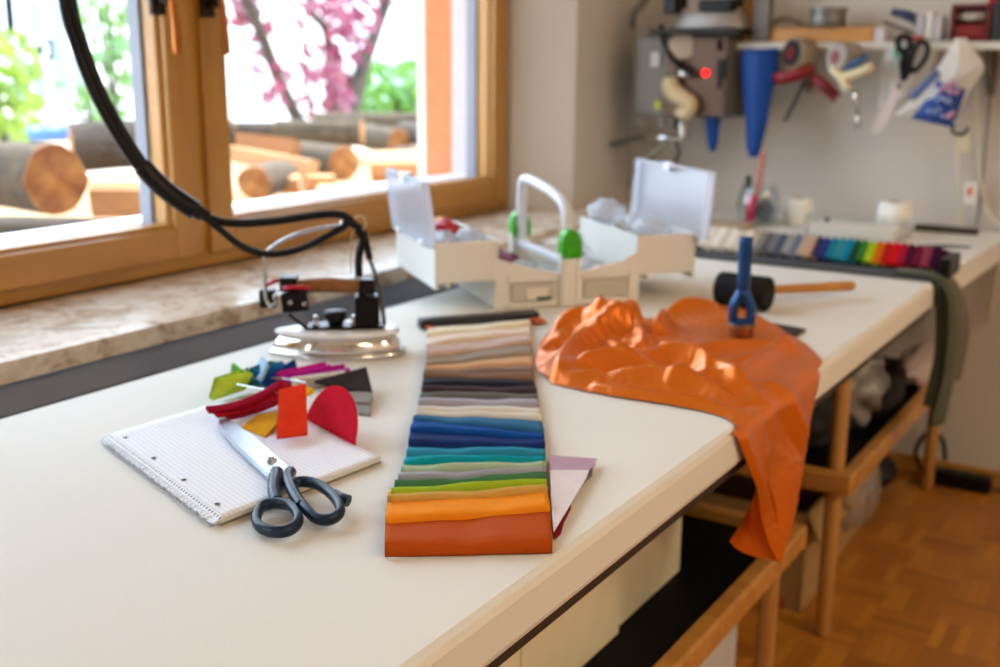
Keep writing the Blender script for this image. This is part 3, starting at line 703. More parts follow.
# round red felt disc, tucked under the notebook edge and bent up against the samples
def disc():
    n_, rg_, R_ = 56, 12, .0530
    a0 = min((abs((lambda q: 500+F_PX*q.dot(RT)/q.dot(FW))(N(a_/100, 1.0, .006)-CAM)-331), a_/100) for a_ in range(20, 90))[1]
    c0 = N(a0, 1.0, 0); V_ = []; F_ = []; th_ = math.radians(66)
    def pt(u, s_, dz):
        s_ += .002
        if s_ < -.004: return c0+ux*u+uy*s_+Vector((0, 0, .0006+dz))
        k = min(1, (s_+.004)/.014); an = th_*k*.5 if k < 1 else th_*.5
        l = s_+.004; sl = th_*min(1, l/.010)
        return c0+ux*u+uy*(-.004+l*math.cos(sl))+Vector((0, 0, .0006+l*math.sin(sl)))+(-uy*math.sin(sl)+Vector((0, 0, math.cos(sl))))*dz
    m = MB()
    for dz in (0, .0032):
        V_.append([[pt(R_*r/rg_*math.cos(2*PI*j/n_), R_*r/rg_*math.sin(2*PI*j/n_), dz) for j in range(n_)] for r in range(1, rg_+1)])
    for L_, fl in ((V_[0], True), (V_[1], False)):
        c_ = [sum((q for q in L_[0]), Vector())/n_]; pts_ = c_+[q for r in L_ for q in r]
        f = [[0, 1+j, 1+(j+1) % n_] for j in range(n_)]
        for r in range(rg_-1): f += [[1+r*n_+j, 1+(r+1)*n_+j, 1+(r+1)*n_+(j+1) % n_, 1+r*n_+(j+1) % n_] for j in range(n_)]
        m.add(pts_, [q[::-1] for q in f] if fl else f, 0, True)
    m.add(V_[0][-1]+V_[1][-1], [[j, (j+1) % n_, n_+(j+1) % n_, n_+j] for j in range(n_)], 0, False)
    return m, c0
m_, c0 = disc()
o = m_.build('felt_disc', felt('c01428'), origin=c0); tag(o, 'round crimson felt disc tucked under the notebook edge beside the sample ring', 'felt disc')

# ------------------------------------------------------------------ tailor's scissors
def c4(x, y): return (210+x/5.133, 410+y/5.133)
sc0 = tp(*c4(313, 262)); ZS = T+ZN+.003
sh = thing('scissors', 'steel tailoring scissors with blue-black handles lying on the notebook', 'scissors', (sc0.x, sc0.y, T))
def S(x, y, z=0): return tp(*c4(x, y), ZS+z)
M_BLADE = mat('blade_steel', 'b4b8c0', .32, 1, var=.05, stretch=(1, 1, 1))
M_HAND = mat('blue_black_handle', '16283c', .36, 0, var=.08, spec=.35)
b = MB(); b.prism([S(46, 62, .006), S(52, 40, .006), S(70, 36, .006), S(105, 50, .006), S(250, 155, .006), S(412, 300, .006), S(385, 330, .006), S(330, 322, .006), S(300, 322, .006), S(150, 190, .006), S(70, 105, .006)], (0, 0, -.0026)); b.build('blade', M_BLADE, sh, bevel=.0007)
b = MB(); b.prism([S(42, 70, .003), S(46, 48, .003), S(80, 50, .003), S(320, 250, .003), S(380, 330, .003), S(320, 350, .003), S(288, 338, .003), S(140, 198, .003), S(62, 112, .003)], (0, 0, -.0026)); b.build('blade', M_BLADE, sh, bevel=.0007)
p = S(313, 262, .0055); s = MB(); s.cyl(p, p+Vector((0, 0, .0035)), .0058, n=6, bev=.0006); s.cyl(p+Vector((0, 0, .0035)), p+Vector((0, 0, .006)), .0036, n=18, bev=.0006); s.build('pivot_screw', M_STEEL, sh)
def loop(pts, r, flat, name, shank, sr, extra=None):
    m = MB(); path = smooth_path([S(*q) for q in pts], 7, True)
    m.tube(path, r, 12, closed=True, flat=flat)
    sp = smooth_path([S(*q) for q in shank], 5); rr = list(np.interp(np.linspace(0, 1, len(sp)), np.linspace(0, 1, len(sr)), sr))
    m.tube(sp, rr, 12, flat=1.0)
    if extra: m.tube(smooth_path([S(*q) for q in extra], 5), [.0052]*5+[.0058]*6 if len(extra) == 3 else .005, 10)
    return m.build(name, M_HAND, sh)
loop([(238, 556, -.001), (262, 500, .0), (330, 478, .002), (410, 492, .003), (452, 545, .002), (440, 592, .0), (385, 622, -.001), (310, 622, -.002), (255, 598, -.002)], .0046, 1.25, 'handle',
     [(342, 322, .004), (332, 370, .005), (328, 420, .004), (345, 470, .002)], [.0072, .0066, .006, .0055])
loop([(420, 385, .006), (470, 368, .006), (540, 378, .006), (610, 420, .005), (660, 480, .004), (665, 530, .002), (615, 562, .0), (545, 556, .0), (490, 505, .003), (440, 440, .005)], .0046, 1.25, 'handle',
     [(412, 318, .004), (402, 350, .005), (418, 400, .006), (445, 450, .005), (470, 490, .004)], [.0062, .0062, .0058, .0056, .005], [(640, 432, .004), (678, 455, .004), (712, 468, .003)])

# ------------------------------------------------------------------ waterfall swatch books
def waterfall(par, rows, cols, top, lift, over=1.8, wav=.0016, th=.0011, name='swatch', zbase=T, tilt=0):
    """rows: nearest first, each (left, right) world points of the folded lower edge; top = final edge"""
    rows = rows+[top]
    for i in range(len(cols)):
        a, b2 = Vector(rows[i][0]), Vector(rows[i][1]); c2, d2 = Vector(rows[i+1][0]), Vector(rows[i+1][1])
        k = random.Random(i*3+1); ph = k.uniform(0, 6); fq = k.uniform(5, 9)
        def f(u, v, a=a, b2=b2, c2=c2, d2=d2, ph=ph, fq=fq):
            x = u; lo = a.lerp(b2, x); hi = c2.lerp(d2, x); d = hi-lo; dl = d.length
            e = min(1, .0035/max(dl, 1e-4))
            w = wav*(math.sin(x*fq+ph)+.5*math.sin(x*fq*2.3+ph*2))*.6
            # rounded fold, crest, then running back under the next swatch
            prof = [(0.25, .0008), (0, .0022), (.0, .0042), (.3, .0062), (.9, .0075)]
            if v <= .5:
                s = v/.5*4; j = min(3, int(s)); t_ = s-j
                q0, q1 = prof[j], prof[j+1]; off = (q0[0]+(q1[0]-q0[0])*t_)*.0035; z = q0[1]+(q1[1]-q0[1])*t_
                p = lo+d.normalized()*off
                z = z*lift + w*min(1, v*4)
            else:
                s = (v-.5)*2; off = .9*.0035+(dl*over)*s
                p = lo+d.normalized()*off
                z = (.0075*lift+w)*(1-s)+.0012*s
            return Vector((p.x, p.y, zbase+max(.0006, z)+tilt*(1-u)))
        MB().grid(f, 28, 14).build(name, fab(cols[i]), par, solid=th)
sw = [((384.8, 556.3), (552.3, 552.5), 'b04a12'), ((385.3, 529.2), (549.9, 516.5), 'ea8a1c'), ((387.2, 507.6), (547.3, 497.3), 'c79a4c'), ((390.8, 499.2), (546.8, 489.6), '9cb82c'),
      ((394.4, 492), (546, 482.9), '4a7a58'), ((398, 485.3), (546, 478.3), '9a9aa6'), ((401, 477), (546, 472.3), 'a4b89a'), ((403.5, 469.2), (545.6, 465.6), '10909e'),
      ((406.4, 460.3), (545.6, 459.6), '2f86a4'), ((408.3, 451.2), (545.1, 451.9), '1c2f66'), ((410, 436.3), (544.4, 442.8), '144a92'), ((412.9, 424.8), (543.9, 436.8), '33688e'),
      ((416.9, 418.5), (542, 424.2), 'dcd8cc'), ((417.8, 415), (539.8, 417.6), 'd6d2c8'), ((418.3, 409.5), (539.3, 410.8), 'a29ca4'), ((419.6, 401.4), (537.9, 402.7), '6a6a66'),
      ((421.4, 395.5), (537, 396.8), '463a40'), ((422.3, 389.6), (535.2, 390.1), '2b2f3a'), ((423.2, 381.1), (534.4, 383.8), '836656'), ((424.1, 376.6), (533.9, 375.7), '8e7c76'),
      ((424.5, 373.9), (533, 369.4), 'cda27c'), ((425.9, 369.4), (533, 358.6), '96897c'), ((426.8, 361.8), (531.2, 346.9), 'c2a89c'), ((426.4, 350), (530.3, 337), 'dcc9b6'), ((426.4, 339.7), (530.3, 328.5), 'e8ddc4')]
def wz(i): return T+.002+.0005*i
rows = []; cols = []
for i, (a, b_, c_) in enumerate(sw): rows.append((tp(*a, T+.002), tp(*b_, T+.002))); cols.append(c_)
topr = (tp(430, 330, T+.004), tp(531, 321.5, T+.004))
s0 = tp(470, 450)
sb = thing('swatch_book', 'waterfall fabric swatch book fanned from cream to rust along the table', 'swatch book', (s0.x, s0.y, T))
waterfall(sb, rows, cols, topr, 1.5, wav=.0026)
# backing card and header bar
bc = MB(); bl = [tp(440, 331), tp(522, 323), rows[0][1].lerp(rows[1][1], 1.2).lerp(rows[0][0], .1), rows[0][0].lerp(rows[1][0], 1.2).lerp(rows[0][1], .1)]
bc.prism([Vector((q.x, q.y, T+.0002)) for q in bl], (0, 0, .0004)); bc.build('backing_card', cm('3a3836', .8), sb)
ha, hb_ = tp(421, 331, T), tp(540, 322, T); hd = (hb_-ha).normalized(); hn = Vector((-hd.y, hd.x, 0))
hm = MB(); rot = Matrix((hd, hn, Vector((0, 0, 1)))).transposed()
hm.box((ha+hb_)/2+hn*.012+Vector((0, 0, .009)), ((hb_-ha).length, .024, .016), rot, bev=.003); hm.build('header_bar', mat('navy_black_header', '161b26', .35), sb)
hs = MB(); hs.box((ha+hb_)/2+hn*.010+Vector((.0, 0, .0178)), ((hb_-ha).length*.4, .006, .0016), rot, bev=.0006); hs.build('metal_clip', M_STEEL, sb)
for u in (.06, .955):
    p = ha.lerp(hb_, u); MB().box(p-hn*.012+Vector((0, 0, .006)), (.012 if u < .5 else .02, .03, .004), rot, bev=.001).build('orange_tab', cm('b8521c', .7), sb)
# back pages folded out sideways, pale lining up
def fl(pts, z): return [tp(x, y, T+z) for x, y in pts]
def flap(col, pts, z, th, nm='folded_page'): return MB().prism(fl(pts, z), (0, 0, -th)).build(nm, fab(col), sb, bevel=.0005)
flap('dcd0d0', [(550, 470), (589, 470), (586, 478), (553.5, 532), (552, 515)], .0075, .001)
flap('b494a4', [(549, 455), (597, 458.5), (595, 464), (589, 470), (550, 470)], .0075, .001)
flap('6c6066', [(552, 462), (593, 466), (592, 474), (583, 482), (556, 527), (553, 515)], .0058, .0020)
flap('8a1a30', [(554, 480), (570, 500), (571, 506), (564, 520), (561, 531), (555, 537), (553, 524)], .0036, .0030)

def xf(mb, M): mb.V = [M@v for v in mb.V]; return mb
# ------------------------------------------------------------------ cantilever sorting box
bl0 = tp(495, 311); ba = math.radians(51.74)
sbx = thing('sorting_box', 'ivory cantilever sewing box with two trays swung open and green latches', 'sewing box', bl0, ba)
MS = MW[sbx.name]
def part(mb, name, m, parent=sbx, **k): return xf(mb, MS).build(name, m, parent, **k)
D = .255
def tub(mb, x0, x1, y0, y1, z0, z1, w=.0035, bev=.0015, m=0):
    mb.boxb((x0, y0, z0), (x1, y1, z0+w), bev, m); mb.boxb((x0, y0, z0+w), (x0+w, y1, z1), bev, m); mb.boxb((x1-w, y0, z0+w), (x1, y1, z1), bev, m)
    mb.boxb((x0+w, y0, z0+w), (x1-w, y0+w, z1), bev, m); mb.boxb((x0+w, y1-w, z0+w), (x1-w, y1, z1), bev, m); return mb
b = MB(); tub(b, 0, .269, .004, D, .004, .055)
for x0, x1 in ((0, .022), (.247, .269)): b.boxb((x0, 0, 0), (x1, .012, .058), .003); b.boxb((x0, D-.008, 0), (x1, D+.004, .058), .003)
b.boxb((.022, 0, .046), (.115, .008, .060), .002); b.boxb((.157, 0, .046), (.247, .008, .060), .002)
b.boxb((.022, 0, .001), (.115, .008, .010), .002); b.boxb((.157, 0, .001), (.247, .008, .010), .002)
b.boxb((.118, .02, .01), (.121, D-.01, .05)); b.boxb((.150, .02, .01), (.153, D-.01, .05))
part(b, 'base_tub', M_WPLAST)
# raised side cheeks carrying the trays
for y0 in (0, D-.004):
    for q in ([(.002, y0, .058), (.11, y0, .058), (.035, y0, .078), (.002, y0, .09)], [(.267, y0, .058), (.16, y0, .058), (.235, y0, .075), (.267, y0, .092)]):
        part(MB().prism(q, (0, .006, 0)), 'cheek', M_WPLAST)
for nm, x0, x1, z0, z1, lx, lt in (('tray', .262, .377, .046, .116, .386, .07), ('tray', -.105, .006, .052, .120, -.112, -.12)):
    b = MB(); tub(b, x0, x1, 0, D, z0, z1)
    xm = x1-.003 if x0 > 0 else x0+.003
    b.boxb((x0+.02, .0, z0-.008), (x0+.026, D, z0), .001); b.boxb((xm-.003, 0, z0-.010), (xm+.003, D, z0), .001)
    b.boxb((x0+.003, .085, z0+.003), (x1-.003, .087, z1-.012)); b.boxb((x0+.003, .17, z0+.003), (x1-.003, .172, z1-.012))
    tr_ = part(b, 'tray', M_WPLAST)
    # translucent lid, swung up on the outer edge
    l = MB(); R = Matrix.Translation((lx, 0, z1-.008)) @ Matrix.Rotation(lt, 4, 'Y')
    LH = .118 if x0 > 0 else .108; L0, L1 = (-.026, .262) if x0 > 0 else (.003, D-.003)
    l.boxb((-.0015, L0, 0), (.0015, L1, LH), .001, 0)
    s = 1 if x0 < 0 else -1
    for a0, a1 in (((L0, 0), (L0+.004, LH)), ((L1-.004, 0), (L1, LH))): l.boxb((0, a0[0], a0[1]), (s*.013, a1[0], a1[1]), .001, 1)
    l.boxb((0, L0, LH-.004), (s*.013, L1, LH), .001, 1); l.boxb((0, L0, 0), (s*.013, L1, .004), .001, 1)
    xf(l, R); lid = part(l, 'lid', [clear('translucent_lid', (.93, .95, 1), .05, .2, .32, 'e6ecf6'), clear('translucent_lid_rim', (.95, .97, 1), .08, .2, .6, 'eef2fa')])
    for yy in (.05, D-.05): xf(MB().cyl((lx, yy-.012, z1-.006), (lx, yy+.012, z1-.006), .005, n=10), MS).build('hinge', M_WPLAST, lid)
    c = MB(); c.boxb((-.003, D/2-.014, LH-.013), (.016 if s > 0 else -.016, D/2+.014, LH+.004), .003)
    xf(xf(c, R), MS).build('clasp', cm('d8dce6', .3), lid)
# pillars, latches, carrying handle
for y0, nm in ((-.006, 0), (D-.012, 1)):
    b = MB(); b.boxb((.117, y0, 0), (.155, y0+.018, .092), .003)
    b.boxb((.122, y0-.0015, .004), (.127, y0, .088)); b.boxb((.145, y0-.0015, .004), (.150, y0, .088)); pl = part(b, 'pillar', M_WPLAST)
    g = MB(); g.prism([(.118+.036*0, y0-.002, .084), (.154, y0-.002, .084), (.154, y0-.002, .112), (.149, y0-.002, .124), (.141, y0-.002, .132), (.128, y0-.002, .132), (.120, y0-.002, .124), (.118, y0-.002, .112)], (0, .022, 0))
    g.boxb((.122, y0-.006, .088), (.150, y0-.002, .104), .002)
    part(g, 'latch', mat('green_latch', '3fae1c', .4, var=.03), bevel=.003)
h = MB(); cp_ = []
for y, z in ((.018, .07), (.018, .120), (.022, .158), (.045, .176), (.09, .187), (.14, .193), (.19, .197), (.225, .196), (.240, .180), (.241, .12), (.241, .07)): cp_.append((.136, y, z))
h.tube(smooth_path(cp_, 5), .0085, 10, flat=1.2); h.boxb((.128, .02, .066), (.144, .24, .080), .003)
part(h, 'carrying_handle', mat('pale_grey_handle', 'dfe2e8', .4, var=.02))
b = MB(); b.boxb((.030, -.0012, .014), (.107, .003, .043)); part(b, 'front_recess', mat('ivory_recess', 'c4c0b2', .5, var=.02))
b = MB(); b.boxb((.164, -.0012, .014), (.243, .003, .043)); part(b, 'front_recess', mat('ivory_recess', 'c4c0b2', .5, var=.02))
# what lies in it
def inbox(name, label, cat, c, r, m, seed, amp=.4, rot=None, group=None):
    p = MS@Vector((c[0], c[1], c[2]+.010)); R = (Matrix.Rotation(ba, 3, 'Z') @ (rot or Matrix.Identity(3)))
    o = MB().blob(p, r, amp, 3.5, seed, 3, rot=R).build(name, m, origin=p); tag(o, label, cat, group)
M_ZIP = clear('clear_zip_bag', (.95, .96, .98), .12, .1, .45, 'eef1f6')
GB = 'clear parts bags in the sorting box'
for k, (c, r, lab) in enumerate((((-.03, .045, .108), (.022, .034, .016), 'clear parts bag in the left tray nearest its clear lid'), ((-.075, .05, .100), (.02, .03, .014), 'clear parts bag at the near corner of the left tray'), ((-.06, .10, .100), (.02, .026, .014), 'clear parts bag beside the red pouch in the left tray'),
        ((.31, .045, .112), (.035, .032, .018), 'clear parts bag at the near end of the right tray'), ((.33, .125, .110), (.035, .036, .016), 'clear parts bag at the middle of the right tray'), ((.30, .215, .118), (.034, .032, .024), 'clear parts bag heaped at the far end of the right tray'),
        ((.19, .06, .045), (.03, .04, .016), 'clear parts bag in the base right of the handle'), ((.205, .16, .045), (.03, .045, .018), 'white parts bag deep in the base right of the handle'), ((.065, .055, .048), (.026, .03, .014), 'white parts bag in the base left of the handle'))):
    inbox('parts_bag', lab, 'bag', c, r, M_ZIP, k+2, .5, group=GB)
inbox('pouch', 'red pouch in the left tray of the sewing box', 'pouch', (-.040, .155, .110), (.022, .034, .016), cm('b8202a', .5), 41)
inbox('pouch', 'orange yellow pouch in the left tray of the sewing box', 'pouch', (-.030, .215, .110), (.016, .025, .012), cm('e08a2a', .5), 42)
inbox('pouch', 'dark wine red pouch in the base of the sewing box', 'pouch', (.06, .12, .050), (.03, .04, .016), cm('6a1030', .6), 43)
inbox('pouch', 'plum coloured pouch at the far end of the box base', 'pouch', (.055, .20, .050), (.03, .035, .018), cm('4c2038', .6), 44)
def inslab(name, label, cat, a, b2, col):
    o = xf(MB().boxb(a, b2, .001), MS).build(name, cm(col, .5), origin=MS@((Vector(a)+Vector(b2))/2)); tag(o, label, cat)
inslab('thread_card', 'cream card standing in the front recess of the sewing box', 'card', (.055, -.0035, .016), (.095, -.0014, .036), 'e4e0d6')
inslab('thread_card', 'dark green card low in the front recess of the sewing box', 'card', (.074, -.0050, .0145), (.100, -.0036, .020), '2a5a3c')

# ------------------------------------------------------------------ electric steam iron on its chrome rest
ic = tp(338, 354); ia = math.radians(37)
ir = thing('steam_iron', 'industrial steam iron with cork handle and wire arch on the bench', 'iron', (ic.x, ic.y, T), ia)
MI = MW[ir.name]; IU = Vector((math.cos(ia), math.sin(ia), 0)); IV = Vector((-math.sin(ia), math.cos(ia), 0))
def ip(cx, cy, v=0):     # measured point on the upright plane through the iron's long axis
    return pp(230+cx/3.921, 200+cy/3.921, ic+IV*v, IV)
def outline(s, z, xs=0, k=.9):
    P = []
    for i in range(36):
        th = 2*PI*i/36; c_, s_ = math.cos(th), math.sin(th)
        x = c_; w = .047*(1-max(0, -x)**2.2*.80) if True else 0
        yy = math.copysign(abs(s_)**.75, s_)
        P.append(MI@Vector((xs+.096*x*s, yy*w*s, z)))
    return P
sp = MB(); sp.loft([outline(.99, .0), outline(1.02, .002), outline(1.02, .007), outline(.97, .0095)], 0); sp.build('soleplate', M_STEEL, ir)
hu = MB(); hu.loft([outline(.95, .009), outline(.94, .015), outline(.91, .022), outline(.85, .028), outline(.76, .0315)], 0); hu.build('chrome_hood', M_CHROME, ir)
pl_ = MB(); pl_.loft([outline(.88, .031), outline(.92, .033), outline(.92, .037), outline(.88, .039)], 0); pl_.build('top_plate', mat('white_enamel', 'e8e8ea', .25, var=.02), ir)
def ibar(pts, w, t, name, m):
    P = [Vector(p) for p in pts]; q = MB()
    for a, b2 in zip(P[:-1], P[1:]):
        d = (b2-a); l = d.length; d.normalize(); n_ = IV; u_ = d.cross(n_); rot = Matrix((d, n_, u_)).transposed(); q.box((a+b2)/2, (l+t*.8, w, t), rot, bev=.0008)
    return q.build(name, m, ir)
def iz(cx, z, v=0): p = ip(cx, 500); d = (p-ic).dot(IU); return ic+IU*d+IV*v+Vector((0, 0, z))
ibar([ip(238, 440), iz(305, .0415), iz(600, .0415)], .034, .0045, 'bracket', M_BPLAST)
t_ = MB(); a = iz(492, .044); b2 = iz(588, .044); ztop = ip(540, 372).z
c_ = (a+b2)/2; c_.z = (T+.044+ztop)/2; R = Matrix.Rotation(ia, 3, 'Z')
t_.box(c_, ((b2-a).length, .036, ztop-T-.044), R, bev=.003); t_.build('rear_block', M_BPLAST, ir)
t_ = MB(); c_ = ip(538, 337); t_.box(c_, (.022, .026, .022), R, bev=.003); t_.box(ip(520, 392), (.012, .03, .03), R, bev=.002); t_.build('rear_clamp', M_BPLAST, ir)
hp_ = [ip(250, 338), ip(285, 338), ip(330, 335), ip(390, 333), ip(450, 336), ip(510, 338)]
h = MB(); h.tube(smooth_path(hp_, 5), list(np.interp(np.linspace(0, 1, 26), [0, .2, .55, .85, 1], [.0090, .0098, .0106, .0098, .0086])), 18)
h.build('handle', mat('cork_handle', '8a5a34', .8, var=.35, scale=120), ir)
t_ = MB(); t_.box(ip(232, 325), (.024, .030, .020), R, bev=.002); t_.build('front_clamp', M_BPLAST, ir)
sbm = MB(); Rb = R@Matrix.Rotation(-.10, 3, 'Y')
sbm.box(ip(255, 398, -.022), (.037, .018, .027), Rb, bev=.002); sw1 = sbm.build('switch_box', M_BPLAST, ir)
for cx, cy in ((236, 402), (292, 408)): MB().cyl(ip(cx, cy, -.0312), ip(cx, cy, -.0335), .0034, n=14, bev=.0006).build('screw', M_STEEL, sw1)
sbm = MB(); sbm.box(ip(150, 385, .022), (.024, .018, .026), R, bev=.002); sbm.build('switch_box', M_BPLAST, ir)
for (a0, b0, v) in (((205, 346), (312, 344), -.020), ((140, 335), (196, 312), .020)):
    q = MB(); q.tube([ip(*a0, v), ip((a0[0]+b0[0])/2, (a0[1]+b0[1])/2-3, v), ip(*b0, v)], [.0042, .0048, .0045], 10, flat=.7); q.build('switch_lever', cm('c01224', .35), ir)
q = MB(); q.tube(smooth_path([ip(150, 400, -.008), ip(162, 412, -.008), ip(178, 402, -.008), ip(172, 380, -.008), ip(196, 350, -.008)], 5), .0016, 8); q.build('spring_clip', M_STEEL, ir)
kn = MB(); kc = iz(415, .043); kn.lathe([(.0, 0), (.010, 0), (.012, .006), (.0155, .010), (.0165, .017), (.0155, .0205), (0, .021)], kc, 28); kn.build('steam_knob', M_BPLAST, ir)
for cx in (338, 487):
    c_ = iz(cx, .042, -.006); q = MB(); q.cyl(c_, c_+Vector((0, 0, .016)), .0034, n=12, bev=.0006); q.cyl(c_+Vector((0, 0, .002)), c_+Vector((0, 0, .006)), .0052, n=6); q.build('bolt', M_STEEL, ir)
aw = [ip(165, 420), ip(152, 412), ip(140, 380), ip(137, 300), ip(138, 240), ip(142, 215), ip(160, 190), ip(200, 163), ip(260, 135), ip(340, 113), ip(420, 102), ip(436, 98), ip(441, 85), ip(441, 66)]
MB().tube(smooth_path(aw, 5), .0029, 10).build('wire_arch', M_STEEL, ir)
# flexible hose from the strain-relief eye down into the rear of the hood
MB().tube(smooth_path([ip(512, 150, .006), ip(545, 225, .004), ip(572, 300, 0), ip(590, 380, 0), ip(602, 455, 0), ip(606, 490, 0)], 6), .0030, 10).build('braided_hose', mat('braided_steel_hose', '6a6a6c', .4, .6, var=.4, scale=300), ir)
# hanging cables
hk = thing('hanging_cable', 'thick black cable bundle looping down from the ceiling to the iron', 'cable', ip(505, 95))
def hp2(px, py, v=0): return pp(px, py, ic+IV*v, IV)
pth = [hp2(44, -420), hp2(50, -250), hp2(60, -90), hp2(68, 0), hp2(79, 42), hp2(95, 85), hp2(117, 128), hp2(142, 166), hp2(168, 192), hp2(192, 208), hp2(206, 216)]
pth[0].z = ZC
for k, (du, dv, r) in enumerate(((-.0045, -.003, .0072), (.0045, -.002, .0072), (.0, .005, .0072))):
    MB().tube([p+IU*du+IV*dv for p in smooth_path(pth, 6)], r, 12).build('cable_strand', mat('black_cable_sheath', '0e0f12', .45, var=.1, spec=.3), hk)
MB().tube(smooth_path([hp2(142, 166), hp2(155, 180), hp2(168, 192), hp2(182, 202), hp2(196, 211)], 5), .0135, 14).build('tape_wrap', M_BPLAST, hk)
c1 = [hp2(196, 211), hp2(210, 218), hp2(226, 222.5), hp2(250, 223), hp2(280, 220.5), hp2(310, 216), hp2(330, 214), hp2(343, 215.5), hp2(350, 220), hp2(355, 226)]+[ip(520, 150, .004), ip(508, 200, .003), ip(504, 250, .002), ip(506, 300, 0)]
MB().tube(smooth_path(c1, 5), .0058, 10).build('power_lead', cm('0c0c0e', .5, spec=.3), hk)
c2 = [hp2(190, 207, -.004), hp2(206, 218, -.004), hp2(222, 231, -.004), hp2(240, 245, -.004), hp2(258, 252.5, -.004), hp2(276, 254, -.004), hp2(300, 249, -.004), hp2(322, 239, -.004), hp2(342, 228, -.004), hp2(350, 223, -.003), ip(520, 120, .006), ip(535, 175, .006), ip(548, 232, .004)]
MB().tube(smooth_path(c2, 5), .0050, 10).build('steam_lead', cm('0d0d10', .5, spec=.3), hk)
tw = MB(); e0 = ip(508, 92)
tw.tube([e0+IU*(.009*math.cos(2*PI*i/20))+Vector((0, 0, .010*math.sin(2*PI*i/20))) + IV*.002 for i in range(20)], .0016, 8, closed=True)
tw.tube(smooth_path([ip(495, 105, -.004), ip(478, 135, -.004), ip(473, 200, -.002), ip(476, 290, 0)], 5), .0010, 6); tw.build('cord_tie', cm('c2b49a', .8), hk)

